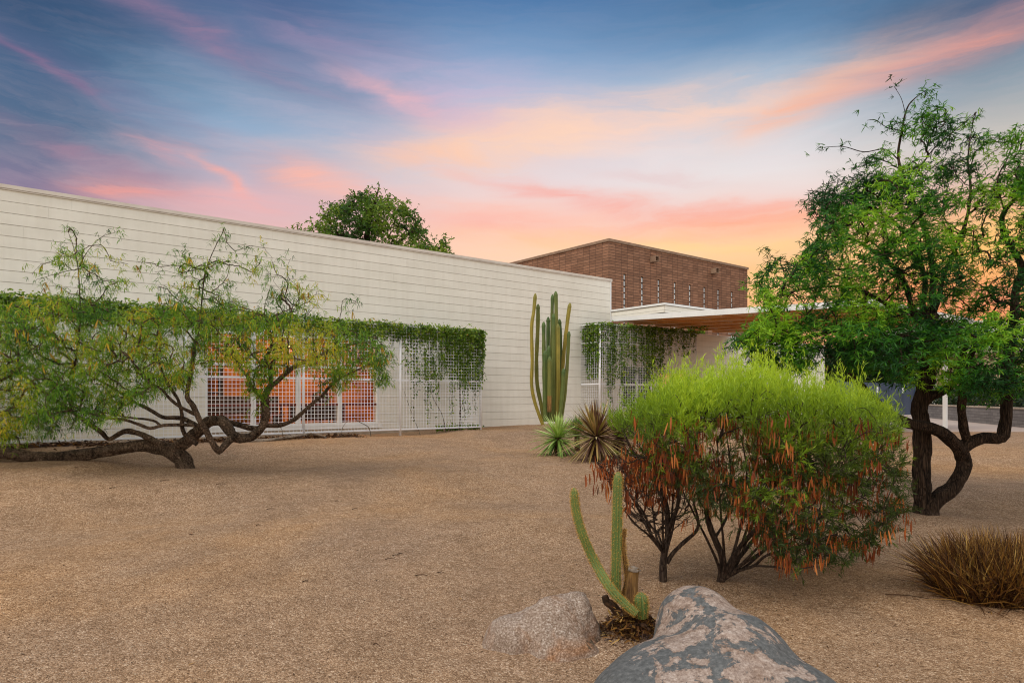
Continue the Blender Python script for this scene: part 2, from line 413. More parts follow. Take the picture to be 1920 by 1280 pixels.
M['agave_brown'] = m_leaf('yucca_brown_leaf', [(0, (0.04, 0.018, 0.015)), (0.4, (0.18, 0.085, 0.055)), (0.62, (0.32, 0.30, 0.07)), (0.8, (0.42, 0.24, 0.08)), (1, (0.72, 0.60, 0.30))], 0.1)
M['drygrass'] = m_leaf('dry_grass_blade', [(0, (0.025, 0.010, 0.006)), (0.45, (0.115, 0.048, 0.016)), (0.8, (0.30, 0.145, 0.03)), (1, (0.62, 0.40, 0.12))], 0.2)
M['grass'] = m_leaf('green_weed', [(0, (0.02, 0.05, 0.012)), (1, (0.10, 0.19, 0.03))], 0.3)
M['hedge'] = m_leaf('hedge_leaf', [(0, (0.006, 0.016, 0.006)), (1, (0.03, 0.06, 0.015))], 0.2)

def m_cactus(name, c1, c2, tip, zt):
    m, g, b, o = newmat(name)
    v = objco(g); n = noise(g, v, 5, 4); n2 = noise(g, v, 40, 3)
    at = g.n('ShaderNodeAttribute'); at.attribute_name = 'rnd'
    c = g.mix(at.outputs['Fac'], c1, c2)
    c = g.mix(0.6, c, g.ramp(n, [(0.3, (0.7, 0.75, 0.7, 1)), (0.7, (1.3, 1.2, 1.1, 1))]), 'MULTIPLY')
    c = g.mix(g.math('MULTIPLY', g.ramp(n2, [(0.62, (0, 0, 0)), (0.72, (1, 1, 1))]), 0.45), c, tip)
    g.l(c, b.inputs['Base Color']); b.inputs['Roughness'].default_value = 0.6
    bump(g, b, n2, 0.3, 0.004); return m
M['cereus'] = m_cactus('column_cactus_skin', (0.075, 0.13, 0.030, 1), (0.32, 0.25, 0.035, 1), (0.34, 0.20, 0.06, 1), 3)
M['torch'] = m_cactus('torch_cactus_skin', (0.055, 0.12, 0.028, 1), (0.17, 0.22, 0.05, 1), (0.40, 0.34, 0.14, 1), 1)
M['spine'] = m_leaf('golden_spine', [(0, (0.35, 0.16, 0.03)), (1, (0.75, 0.50, 0.14))], 0.3)
M['stump'] = m_bark('dry_cactus_stump', (0.04, 0.018, 0.010, 1), (0.33, 0.18, 0.06, 1), 26, (1, 1, 0.12))

def m_rock(name, kind):
    m, g, b, o = newmat(name)
    v = objco(g)
    if kind == 'grey':
        n = noise(g, v, 4.6, 10, 0.70, 0.5); n2 = noise(g, v, 38, 7, 0.75); n3 = noise(g, v, 10, 6, 0.65, 0.9); n4 = noise(g, v, 95, 4, .7)
        grey = g.ramp(n2, [(0.3, (0.055, 0.055, 0.054, 1)), (0.52, (0.115, 0.116, 0.114, 1)), (0.72, (0.22, 0.215, 0.205, 1))])
        pink = g.ramp(g.math('ADD', g.math('MULTIPLY', n2, .6), g.math('MULTIPLY', n4, .4)), [(0.34, (0.11, 0.078, 0.062, 1)), (0.46, (0.27, 0.205, 0.17, 1)), (0.55, (0.38, 0.305, 0.262, 1)), (0.67, (0.58, 0.51, 0.46, 1))])
        stain = g.ramp(n3, [(0.35, (0.55, 0.42, 0.32, 1)), (0.5, (0.95, 0.88, 0.82, 1)), (0.65, (1.12, 1.10, 1.08, 1))])
        pink = g.mix(0.8, pink, stain, 'MULTIPLY')
        # pale crust covers the middle of the back, bare grey stone shows round the flanks
        sp = g.n('ShaderNodeSeparateXYZ'); g.l(v, sp.inputs[0])
        flank = g.math('MULTIPLY', g.math('ADD', g.math('POWER', g.math('ABSOLUTE', g.math('DIVIDE', g.math('SUBTRACT', sp.outputs[0], -0.02), 0.46)), 2.5),
                       g.math('MULTIPLY', g.math('LESS_THAN', sp.outputs[2], 0.12), 0.3)), 0.19)
        f = g.math('SUBTRACT', g.math('ADD', n, g.math('ADD', g.math('MULTIPLY', g.math('SUBTRACT', n3, 0.5), 0.28), g.math('MULTIPLY', g.math('SUBTRACT', n2, 0.5), 0.10))), flank)
        f = g.ramp(f, [(0.455, (0, 0, 0)), (0.472, (1, 1, 1))])
        c = g.mix(f, grey, pink)
        rg = 0.75; h = g.math('ADD', g.math('MULTIPLY', f, 0.25), g.math('ADD', n2, g.math('MULTIPLY', n3, 0.6)))
    else:
        n = noise(g, v, 95, 6, 0.8); n2 = noise(g, v, 3.2, 5, 0.6, 0.5); n3 = noise(g, v, 5.5, 4, 0.55)
        c = g.ramp(n, [(0.30, (0.06, 0.04, 0.032, 1)), (0.43, (0.19, 0.125, 0.085, 1)), (0.54, (0.34, 0.255, 0.20, 1)), (0.64, (0.62, 0.55, 0.48, 1))])
        c = g.mix(g.ramp(n2, [(0.48, (0, 0, 0)), (0.64, (0.9, 0.9, 0.9))]), c, g.mix(1.0, c, (0.90, 0.58, 0.34, 1), 'MULTIPLY'))
        c = g.mix(g.ramp(n3, [(0.66, (0, 0, 0)), (0.69, (0.8, 0.8, 0.8))]), c, (0.06, 0.055, 0.035, 1))
        rg = 0.9; h = g.math('ADD', n, g.math('MULTIPLY', n3, 0.8))
    g.l(c, b.inputs['Base Color']); b.inputs['Roughness'].default_value = rg; b.inputs['Specular IOR Level'].default_value = 0.25
    bump(g, b, h, 0.7, 0.008); return m
M['rock_grey'] = m_rock('lichen_boulder', 'grey')
M['rock_pink'] = m_rock('granite_boulder', 'pink')

# ---------------------------------------------------------------- terrain
PAVE = [P(1590, 0, 17.9)[:2], P(2060, 0, 17.9)[:2], P(2000, 0, 19.5)[:2], P(1916, 0, 21.3)[:2], P(1739, 0, 31.0)[:2], P(1735, 0, 38)[:2], P(1560, 0, 32.0)[:2]]
CP = []
def cp(px, py, Y): p = P(px, py, Y); CP.append((p[0], p[1], p[2]))
for a in [(72, 837, 11.29), (-200, 850, 9.9), (320, 829, 12.6), (568, 820, 14.1), (748, 816, 15.49), (898, 805, 16.94), (1005, 795, 19.45), (1130, 790, 21.0),
          (1310, 786, 24.0), (1440, 786, 26.8), (343, 884, 10.0), (100, 869, 10.0), (-150, 880, 9.6), (700, 880, 10.5), (1050, 854, 12.6), (1140, 862, 12.2),
          (1735, 974, 8.0), (1450, 905, 10.5), (1700, 880, 11.5), (1900, 900, 10.5), (1850, 832, 14.6), (1980, 822, 15.2), (1700, 838, 14.2), (1560, 808, 18.0), (1700, 809, 17.9), (1900, 809, 17.9)]:
    cp(*a)
for x, y, z in [(-6, 5, 0.0), (-3, 3, 0.0), (0, 3.5, 0), (0, 6.0, 0.02), (3, 3.5, 0.0), (2, 6, 0.0), (-4, 7, 0.1), (0, 8, 0.14), (3.5, 6.5, 0.0), (7, 6, 0.0), (-10, 3, 0.1), (0, -3, 0), (-8, -6, 0), (8, -4, 0), (12, 8, 0.15),
                (15, 26, .6), (20, 34, .6), (22, 22, .6), (0, 30, .7), (-10, 25, .7), (-20, 15, .7), (10, 45, .6), (40, 40, .5), (-40, 40, .5), (30, 10, .4), (-30, -10, .1), (30, -20, .1), (0, 70, .5)]:
    CP.append((x, y, z))
CP = np.array(CP)
def gz(x, y, detail=True):
    x = np.asarray(x, float); y = np.asarray(y, float); sh = x.shape
    x = x.ravel(); y = y.ravel()
    d2 = (x[:, None] - CP[None, :, 0]) ** 2 + (y[:, None] - CP[None, :, 1]) ** 2 + 0.25
    w = d2 ** -1.7
    z = (w * CP[None, :, 2]).sum(1) / w.sum(1)
    if detail:
        z = z + 0.012 * np.sin(x * 1.7 + 0.6 * np.sin(y * 1.1)) * np.sin(y * 1.9 + 0.8 * np.sin(x * 0.9)) + 0.006 * np.sin(x * 5.1 + y * 3.3) * np.sin(y * 4.7 - x * 2.1) + 0.004 * np.sin(x * 9.3 - y * 4.1 + 2 * np.sin(y * 1.3)) * np.sin(y * 8.2 + x * 3.7)
        for mx_, my_, mr_, mh_ in ((1.02, 3.45, .62, .045), (.22, 4.1, .36, .04), (1.66, 5.5, .30, .04), (1.22, 5.5, .2, .03), (4.8, 8.0, .45, .07), (-4.85, 10.0, .5, .06), (-6.6, 9.95, 1.4, .05), (3.75, 5.25, .6, .04), (.75, 4.3, .25, .03)):
            z = z + mh_ * np.exp(-((x - mx_) ** 2 + (y - my_) ** 2) / mr_ ** 2)
    # flat bed under the paved forecourt
    k = 1.0 / (1.0 + np.exp(-(y - (17.3)) * 4)) * 1.0 / (1.0 + np.exp(-(x - 6.5 - 0.1 * y) * 2.5))
    z = z * (1 - k) + 0.588 * k
    return z.reshape(sh)
def g1(x, y): return float(gz(np.array([x]), np.array([y]))[0])
def on_ground(px, py):
    """point where the line of sight through (px,py) meets the terrain"""
    q = (px - CX) / F; e = -(py - H) / F
    Y = np.linspace(1.5, 45, 4000)
    z = CZ + e * Y - gz(q * Y, Y)
    i = int(np.argmax(z < 0))
    return np.array([q * Y[i], Y[i], g1(q * Y[i], Y[i])])

def spaced(a, b, step): return list(np.arange(a, b, step))
xs = [-900, -400, -160, -70, -36, -22, -16, -13] + spaced(-11, 14, 0.11) + spaced(14, 24, 0.4) + [26, 32, 45, 80, 180, 400, 900]
ys = [-900, -300, -100, -40, -15, -6, -2, 0, 1] + spaced(1.8, 13, 0.1) + spaced(13, 26, 0.2) + spaced(26, 40, 0.6) + [42, 50, 70, 120, 260, 600, 1400]
XX, YY = np.meshgrid(xs, ys)
ZZ = np.concatenate([gz(XX[i:i + 20], YY[i:i + 20]) for i in range(0, len(ys), 20)])
nx, ny = len(xs), len(ys)
ii, jj = np.meshgrid(np.arange(ny - 1), np.arange(nx - 1), indexing='ij')
Q = np.stack([ii * nx + jj, ii * nx + jj + 1, (ii + 1) * nx + jj + 1, (ii + 1) * nx + jj], -1).reshape(-1, 4)
tag(mk('ground', np.stack([XX, YY, ZZ], -1).reshape(-1, 3), Q, M['ground'], smooth=True), kind='structure')
b = MB(); b.prism([tuple(p) for p in PAVE], 0.50, 0.604)
tag(b.build('pavement', M['pavement']), kind='structure')

# loose stones lying on the gravel near the camera: uncountable
N = 26000
py_ = H + 80 + (1290 - H - 80) * RS.rand(N) ** 0.8; px_ = RS.uniform(-40, 1960, N)
Yd = 1.35 * F / (py_ - H) * RS.uniform(0.9, 1.15, N); Xd = (px_ - CX) / F * Yd
r = RS.uniform(0.0016, 0.0042, N) * (RS.rand(N) ** 4 * 1.2 + 0.6)
base = np.stack([Xd, Yd, gz(Xd, Yd) + r * 0.35], -1)
octo = np.array([(1, 0, 0), (-1, 0, 0), (0, 1, 0), (0, -1, 0), (0, 0, 1), (0, 0, -1)], float)
V = base[:, None, :] + octo[None] * r[:, None, None] * RS.uniform(0.6, 1.3, (N, 6, 1)) * np.array([1.1, 1.1, 0.75])
tf = np.array([(0, 2, 4), (2, 1, 4), (1, 3, 4), (3, 0, 4), (2, 0, 5), (1, 2, 5), (3, 1, 5), (0, 3, 5)])
T = (np.arange(N)[:, None, None] * 6 + tf[None]).reshape(-1, 3)
o = mk('gravel', V.reshape(-1, 3), None, M['pebble'], T=T, attrs={'rnd': np.repeat(RS.rand(N), 6)})
tag(o, 'loose tan and pale granite gravel scattered over the open yard', 'gravel', kind='stuff')

# ---------------------------------------------------------------- white building
Z = lambda zr: CZ + zr
WIN_S = [3.78, 4.75, 5.73, 6.71, 7.69]; WZ0, WZ1 = Z(-0.63), Z(1.38)
S0, S1 = -9.0, 15.74
wb = thing('white_building', 'long low white building with horizontal siding boards and a thin metal coping', 'building', tuple(W(0, 0)), ROT)
# local frame of the building: x = s, y = -w (into the building), z up
def siding(name, s0, s1, z_lo, z_hi, parent, holes=(), board=0.2, z_ref=CZ, th=0.016, gap=0.0065, plane='x', off=0.0, seams=True, seed=1):
    b = MB(); rs = random.Random(seed); tone = []
    k0 = math.floor((z_lo - z_ref) / board); k1 = math.ceil((z_hi - z_ref) / board)
    for k in range(k0, k1):
        a, c = max(z_ref + k * board, z_lo) + gap, min(z_ref + (k + 1) * board, z_hi)
        if c - a < 0.02: continue
        cuts = [s0, s1]
        segs = [(s0, s1)]
        for (h0, h1, hz0, hz1) in holes:
            if c > hz0 + 0.02 and a < hz1 - 0.02:
                new = []
                for (p, q) in segs:
                    if q <= h0 or p >= h1: new.append((p, q)); continue
                    if p < h0: new.append((p, h0))
                    if q > h1: new.append((h1, q))
                segs = new
        for (p, q) in segs:
            x = p
            nxt = p + rs.uniform(0.6, 3.4)
            while x < q - 1e-6:
                e = min(nxt, q) if q - nxt > 0.3 else q
                t = th + rs.uniform(-0.0008, 0.0008)
                x1 = e - (0.0014 if (seams and e < q) else 0)
                # board with a small lip at the lower edge
                if plane == 'x':
                    Vv = [(x, off, a), (x, off - t - 0.003, a), (x, off - t, c), (x, off, c), (x1, off, a), (x1, off - t - 0.003, a), (x1, off - t, c), (x1, off, c)]
                else:
                    Vv = [(off, x, a), (off - t - 0.003, x, a), (off - t, x, c), (off, x, c), (off, x1, a), (off - t - 0.003, x1, a), (off - t, x1, c), (off, x1, c)]
                b.raw(Vv, [(0, 1, 2, 3), (4, 7, 6, 5), (0, 4, 5, 1), (1, 5, 6, 2), (2, 6, 7, 3), (3, 7, 4, 0)]); tone += [rs.random()] * 8
                x = e; nxt = e + 3.66
    return b.build(name, M['siding'], parent, attrs={'rnd': tone})
GROUNDZ = 0.3
siding('siding', S0, S1 - 0.05, Z(-0.80), Z(3.62), wb, holes=[(WIN_S[0], WIN_S[-1], WZ0, WZ1)])
b = MB()
b.box(S0, WIN_S[0], 0.002, 0.2, Z(-0.80), Z(3.62)); b.box(WIN_S[-1], S1 - .05, 0.002, 0.2, Z(-0.80), Z(3.62))
b.box(WIN_S[0], WIN_S[-1], 0.002, 0.2, WZ1, Z(3.62)); b.box(WIN_S[0], WIN_S[-1], 0.002, 0.2, Z(-0.80), WZ0)
b.box(S1 - .25, S1 - .05, 0.203, 5.0, GROUNDZ, Z(3.62)); b.box(S0, S0 + .2, 0.203, 5.0, GROUNDZ, Z(3.62)); b.box(S0, S1 - .05, 5.003, 5.2, GROUNDZ, Z(3.62))
b.build('wall', M['backing'], wb)
MB().box(S1 - 0.05, S1, -0.03, 0.2, GROUNDZ, Z(3.62)).build('corner_board', M['trim'], wb)
b = MB(); b.box(S0, S1 + 0.03, -0.045, 0.25, Z(3.625), Z(3.69)); b.box(S0, S1 + 0.03, -0.035, 0.0, Z(3.60), Z(3.622)); b.build('coping', M['coping'], wb)
MB().box(S0, S1 - .06, 0.26, 5.1, Z(3.40), Z(3.5)).build('roof', M['roof'], wb)
MB().box(S0, S1 - .052, -0.012, 0.198, GROUNDZ, Z(-0.803)).build('footing', M['footing'], wb)
# interior room seen through the window bays
b = MB()
b.box(2.2, 9.5, 3.6, 3.7, Z(-0.9), Z(2.0)); b.box(2.1, 2.2, 0.22, 3.6, Z(-0.9), Z(2.0)); b.box(9.5, 9.6, 0.22, 3.6, Z(-0.9), Z(2.0))
b.box(2.2, 9.5, 0.21, 3.6, Z(2.003), Z(2.1))
b.build('interior_wall', M['orange'], wb)
MB().box(2.2, 9.5, 0.21, 3.6, Z(-0.95), Z(-0.903)).build('interior_floor', M['redwood'], wb)
for i in range(4):
    a, c = WIN_S[i], WIN_S[i + 1]
    fr = MB(); t = 0.045
    fr.box(a + .002, a + t, -0.03, 0.08, WZ0 + .003, WZ1 - .003); fr.box(c - t, c - .002, -0.03, 0.08, WZ0 + .003, WZ1 - .003)
    fr.box(a + t, c - t, -0.03, 0.08, WZ1 - .06, WZ1 - .003); fr.box(a + t, c - t, -0.03, 0.08, WZ0 + .003, WZ0 + .05)
    fr.box(a + t, c - t, -0.025, 0.07, Z(.655), Z(.71))
    w_ = fr.build('window', M['trim'], wb)
    MB().box(a + t, c - t, 0.035, 0.041, WZ0 + .05, Z(.655)).box(a + t, c - t, 0.035, 0.041, Z(.71), WZ1 - .06).build('pane', M['glass'], w_)
    MB().box(a + t, c - t, 0.0, 0.03, Z(-.19), Z(-.13)).build('crossbar', M['redwood'], w_)
MB().box(WIN_S[0] - .08, WIN_S[-1] + .08, -0.06, -0.022, Z(-.72), Z(-.632)).build('window_sill', M['trim'], wb)

# furniture inside
def at_b(s, w, z=0): return tuple(W(s, w, z))
fz = Z(-0.9)
dk = thing('shelf', 'dark wooden shelf with open rows standing against the orange room wall', 'shelf', at_b(4.4, -3.3, fz), ROT)
b = MB()
for x in (-.62, .58): b.box(x, x + .04, -.16, .16, 0, 1.75)
b.build('side_panel', M['darkwood'], dk)
for z in (.25, .62, .99, 1.36, 1.71): MB().box(-.58, .58, -.155, .155, z, z + .035).build('board', M['darkwood'], dk)
dk = thing('desk', 'dark red wooden desk behind the two right window bays', 'desk', at_b(6.6, -1.3, fz), ROT)
MB().box(-.75, .75, -.33, .33, .70, .74).build('tabletop', M['redwood'], dk)
for x in (-.7, .65):
    for y in (-.3, .25): MB().box(x, x + .05, y, y + .05, 0, .70).build('leg', M['redwood'], dk)
MB().box(-.64, .64, -.28, -.255, .35, .70).build('modesty_panel', M['darkwood'], dk)
ch = thing('chair', 'dark office chair seen low through the rightmost window bay', 'chair', at_b(7.25, -2.1, fz), ROT)
MB().box(-.24, .24, -.22, .22, .43, .49).build('seat', M['darkwood'], ch)
bk = MB(); bk.tube(catmull([(-.2, .22, .5), (-.2, .27, .95), (0, .28, 1.02), (.2, .27, .95), (.2, .22, .5)], .06), .025, 6); bk.box(-.18, .18, .235, .265, .55, .96)
bk.build('backrest', M['darkwood'], ch)
for x in (-.2, .2):
    for y in (-.18, .18): MB().tube([(x, y, .43), (x * 1.1, y * 1.1, 0)], .018, 6).build('leg', M['darkwood'], ch)
lp = P(543, 648, wall_depth(543, -1.6)); 
sf = thing('bench', 'long low dark bench inside the orange room behind the middle window bays', 'bench', at_b(5.5, -2.9, fz), ROT)
MB().box(-.9, .9, -.2, .2, .42, .48).build('seat', M['redwood'], sf); MB().box(-.9, .9, .2, .24, .48, .92).build('backrest', M['darkwood'], sf)
for x in (-.8, .74): MB().box(x, x + .06, -.18, .18, 0, .42).build('leg', M['darkwood'], sf)
la = thing('pendant_lamp', 'small warm glowing pendant lamp hanging inside the orange room', 'lamp', tuple(lp))
MB().tube([(0, 0, .06), (0, 0, Z(2.0) - lp[2])], .006, 5).build('cord', M['darkwood'], la)
MB().tube(catmull([(0, 0, .10), (0, 0, .04), (0, 0, -.02)], .02), [.02, .05, .09, .10, .11][:len(catmull([(0, 0, .10), (0, 0, .04), (0, 0, -.02)], .02))] if False else np.linspace(.03, .11, len(catmull([(0, 0, .10), (0, 0, .04), (0, 0, -.02)], .02))), 14, cap=False).build('lamp_shade', M['darkwood'], la)
sph = MB(); sph.tube([(0, 0, -.05), (0, 0, -.04), (0, 0, 0.0), (0, 0, .03)], [.012, .028, .032, .01], 10); sph.build('bulb', M['bulb'], la)
ld = bpy.data.lights.new('room_light', 'POINT'); ld.energy = 62; ld.color = (1.0, 0.74, 0.44); ld.shadow_soft_size = .12
lo = bpy.data.objects.new('room_light', ld); COL.objects.link(lo); lo.location = (lp[0], lp[1], lp[2] - .1)
ld2 = bpy.data.lights.new('room_light', 'POINT'); ld2.energy = 52; ld2.color = (1.0, 0.74, 0.44); ld2.shadow_soft_size = .2
lo2 = bpy.data.objects.new('room_light', ld2); COL.objects.link(lo2); lo2.location = at_b(6.9, -1.7, Z(1.7))

# ---------------------------------------------------------------- entrance wing and canopy
ew = thing('entrance_wing', 'lower white sided wall running on under the entrance canopy', 'building', tuple(W(0, 0)), ROT)
E0, E1, EZ = S1 + .002, 29.2, Z(2.2)
DW = (16.20, 17.75, Z(-.35), Z(1.02)); LW = (18.0, 19.45, Z(-.15), Z(.85))
siding('siding', E0, E1, Z(-0.80), EZ, ew, holes=[DW, LW], seed=5)
b = MB()
zl, zh = Z(-0.80), EZ
b.box(E0, DW[0], .002, .2, zl, zh); b.box(DW[0], DW[1], .002, .2, DW[3], zh); b.box(DW[0], DW[1], .002, .2, zl, DW[2])
b.box(DW[1], LW[0], .002, .2, zl, zh); b.box(LW[0], LW[1], .002, .2, LW[3], zh); b.box(LW[0], LW[1], .002, .2, zl, LW[2]); b.box(LW[1], E1, .002, .2, zl, zh)
b.box(E1 - .2, E1, .203, 5.9, .4, zh)
b.build('wall', M['backing'], ew)
MB().box(E0, E1, -.01, .198, .4, Z(-.803)).build('footing', M['footing'], ew)
MB().box(E0, E1 + .02, -.03, .22, EZ + .003, EZ + .05).build('coping', M['trim'], ew)
MB().box(E0, E1 - .21, .225, 5.95, EZ - .1, EZ + .0).build('roof', M['roof'], ew)
for (a, c, z0, z1), gm in ((DW, M['darkglass']), (LW, M['litwindow'])):
    fr = MB(); t = .05; md = (a + c) / 2
    fr.box(a + .002, a + t, -.03, .08, z0, z1); fr.box(c - t, c - .002, -.03, .08, z0, z1); fr.box(a + t, c - t, -.03, .08, z1 - .05, z1 - .002); fr.box(a + t, c - t, -.03, .08, z0 + .002, z0 + .05)
    fr.box(md - .03, md + .03, -.027, .08, z0 + .05, z1 - .05)
    w_ = fr.build('window', M['trim'], ew)
    MB().box(a + t, md - .03, .03, .04, z0 + .05, z1 - .05).box(md + .03, c - t, .03, .04, z0 + .05, z1 - .05).build('pane', gm, w_)

cn = thing('entrance_canopy', 'flat white edged canopy with timber soffit projecting over the entrance', 'canopy', tuple(W(0, 0)), ROT)
C0, C1, CW = S1 + .004, 22.06, 7.9
def czb(w): return Z(2.33 - 0.042 * w)      # underside falls slightly towards the yard
def slab(b, s0, s1, w0, w1, lo, hi):
    V = [(s, -w, czb(w) + k) for s in (s0, s1) for w in (w0, w1) for k in (lo, hi)]
    b.raw(V, [(0, 2, 3, 1), (4, 5, 7, 6), (0, 1, 5, 4), (2, 6, 7, 3), (0, 4, 6, 2), (1, 3, 7, 5)])
b = MB(); slab(b, C0 + .06, C1 - .06, 0.03, CW - .06, .05, .13); b.build('soffit', M['soffit'], cn)
b = MB(); slab(b, C0 + .06, C1 - .06, 0.03, CW - .06, .132, .165); b.build('roof', M['roof'], cn)
b = MB(); slab(b, C0, C0 + .058, .03, CW, .04, .19); slab(b, C0 + .06, C1 - .06, CW - .058, CW, 0, .19); slab(b, C1 - .058, C1, .03, CW, 0, .19)
b.build('fascia', M['trim'], cn)
for k in range(1, 6):
    s = C0 + k * (C1 - C0) / 6; b = MB(); slab(b, s - .03, s + .03, .05, CW - .07, .0, .047); b.build('beam', M['soffit'], cn)
for k in range(1, 8):
    w = k * CW / 8; b = MB()
    slab(b, C0 + .065, C1 - .065, w - .02, w + .02, .030 if k % 2 else .008, .047); b.build('rafter', M['beam'] if k % 2 else M['soffit'], cn)
# raised box over the back of the canopy
bx = MB(); bx.box(C0 + .02, 19.8, -2.09, -.02, czb(2.1) + .2 + .09, Z(2.66)); bx.build('roof_box', M['backing'], cn)
siding('box_siding', C0 + .018, 19.8, czb(2.1) + .21, Z(2.665), cn, plane='x', off=-2.092, board=.12, seed=8, seams=False, gap=.006)
siding('box_siding', -2.088, -.02, czb(2.1) + .21, Z(2.665), cn, plane='y', off=C0 + .018, board=.12, seed=9, seams=False, gap=.006)
MB().box(C0 - .03, 19.83, -2.14, 0.0, Z(2.667), Z(2.725)).build('box_coping', M['trim'], cn)
colm = MB(); cxy = (21.6, 7.6)
p_ = W(cxy[0], cxy[1])
# slim white column under the outer edge
pc = P(1772, 744, 18.1); d = np.array([pc[0], pc[1]]) - W(0, 0)[:2]
ls = d[0] * UX + d[1] * UY; lw = d[0] * VX + d[1] * VY
MB().box(ls - .045, ls + .045, -lw - .045, -lw + .045, .6, czb(lw) + .0).build('column', M['trim'], cn)

# ---------------------------------------------------------------- brown block building behind
TW = 6.03
tb0 = W(22.05, -TW)
tower = thing('brown_block_building', 'brown block building with narrow slit windows rising behind the white wall', 'building', (tb0[0], tb0[1], 0), ROT)
TL, TH = 10.75, Z(6.85)
SL = []
for pxx in (1171.3, 1204.2, 1235.2, 1265.4, 1293.8, 1321, 1347, 1372.5):
    Yt = 20.8 / (0.7816 - 0.6238 * (pxx - CX) / F); Xt = (pxx - CX) / F * Yt
    SL.append(Xt * UX + Yt * UY - 22.05)
zt = CZ + (H - 518.5) / F * (20.8 / (0.7816 - 0.6238 * (1204.2 - CX) / F)); zb0 = 2.6
b = MB(); prev = 0; hw = .075
for s in SL:
    b.box(prev, s - hw, 0, .4, .3, TH); prev = s + hw
    b.box(s - hw, s + hw, 0, .4, zt, TH); b.box(s - hw, s + hw, 0, .4, .3, zb0)
b.box(prev, TL, 0, .4, .3, TH)
b.box(0, .4, .4, 8.0, .3, TH); b.box(8.0 * 0 + .4, TL, 8.0, 8.3, .3, TH); b.box(0, .4, 8.0, 14.0, .3, TH); b.box(TL - .4, TL, .4, 8.0, .3, TH)
b.build('wall', M['brick'], tower)
b = MB(); b.box(-.05, TL + .05, -.05, .42, TH + .003, TH + .12); b.box(-.05, .42, .42, 14.0, TH + .003, TH + .12); b.box(TL - .42, TL + .05, .42, 8.3, TH + .003, TH + .12)
b.build('coping', M['tancoping'], tower)
MB().box(.42, TL - .42, .43, 7.98, TH - .5, TH - .4).build('roof', M['roof'], tower)
for s in SL:
    MBp = MB(); MBp.box(s - hw + .003, s + hw - .003, .10, .12, zb0, zt)
    w_ = MBp.build('window', M['darkglass'], tower)
    fr = MB()
    for k in range(12):
        z = zt - .05 - k * .28
        if z - .22 < zb0: break
        fr.box(s - hw + .004, s + hw - .004, .045, .06, z - .21, z)
    fr.build('pane', M['paleglass'], w_)
for pxx, pyy in ((1222.5, 487), (1335.6, 508.8)):
    Yt = 20.8 / (0.7816 - 0.6238 * (pxx - CX) / F); Xt = (pxx - CX) / F * Yt; s = Xt * UX + Yt * UY - 22.05; z = CZ + (H - pyy) / F * Yt
    b = MB(); b.box(s - .14, s - .11, -.32, -.002, z - .13, z + .13); b.box(s + .11, s + .14, -.32, -.002, z - .13, z + .13)
    b.box(s - .11, s + .11, -.32, -.002, z + .10, z + .13); b.box(s - .11, s + .11, -.32, -.002, z - .13, z - .10)
    sc = b.build('scupper', M['tancoping'], tower)
    MB().box(s - .11, s + .11, -.02, -.003, z - .1, z + .1).build('opening', M['darkwood'], sc)
# slit on the shaded side face
b = MB(); b.box(-.01, .0 - .002, 1.55, 1.72, zt - 1.6, zt).build('window', M['darkglass'], tower)

# ---------------------------------------------------------------- trellises
def trellis(name, label, s_list, off, z0, z1, rails, ret_side, gl):
    t = thing(name, label, 'trellis', tuple(W(s_list[0], off, gl)), ROT)
    sA = s_list[0]
    X = lambda s: s - sA
    wr = .0045 if off > .9 else .003
    for s in s_list:
        bz = g1(*W(s, off)[:2]) - gl - .06
        b = MB(); b.tube([(X(s), 0, bz), (X(s), 0, z1 - gl + .02)], .030, 10); b.build('post', M['wire'], t, smooth=True)
    for zr in rails:
        MB().box(0, X(s_list[-1]), -.022, .022, zr - gl - .018, zr - gl + .018).build('rail', M['wire'], t)
    for a, c in zip(s_list[:-1], s_list[1:]):
        b = MB(); n = int(round((c - a) / .0755))
        for k in range(1, n):
            x = X(a) + k * (c - a) / n; b.box(x - wr, x + wr, -.036, -.028, z0 - gl, z1 - gl)
        m_ = int(round((z1 - z0) / .0755))
        for k in range(m_ + 1):
            z = z0 - gl + k * (z1 - z0) / m_; b.box(X(a) + .02, X(c) - .02, -.045, -.037, z - wr, z + wr)
        b.build('mesh_panel', M['wire'], t)
    if ret_side is not None:
        x = X(ret_side); b = MB(); n = int(off / .0755)
        for k in range(1, n + 1): y = k * off / n - .02; b.box(x - .004, x + .004, y - wr, y + wr, z0 - gl, z1 - gl)
        m_ = int(round((z1 - z0) / .0755))
        for k in range(m_ + 1): z = z0 - gl + k * (z1 - z0) / m_; b.box(x + .004, x + .012, .03, off - .03, z - wr, z + wr)
        b.build('mesh_panel', M['wire'], t)
        for zr in rails: MB().box(x - .02, x + .02, .025, off - .03, zr - gl - .018, zr - gl + .018).build('rail', M['wire'], t)
    return t
T1 = [-3.61, -1.35, .91, 3.17, 5.43, 7.69, 9.95]
trellis('trellis', 'long white wire mesh trellis on posts in front of the orange lit windows', T1, 1.06, Z(-.73), Z(1.62), [Z(-.73), Z(.385), Z(1.62)], 9.95, .62)
T2 = [14.43, 16.72, 19.0]
trellis('trellis', 'tall white wire mesh trellis beside the column cactus under the canopy edge', T2, .80, Z(-.73), Z(2.15), [Z(-.73), Z(.385), Z(1.61), Z(2.15)], 14.43, .68)

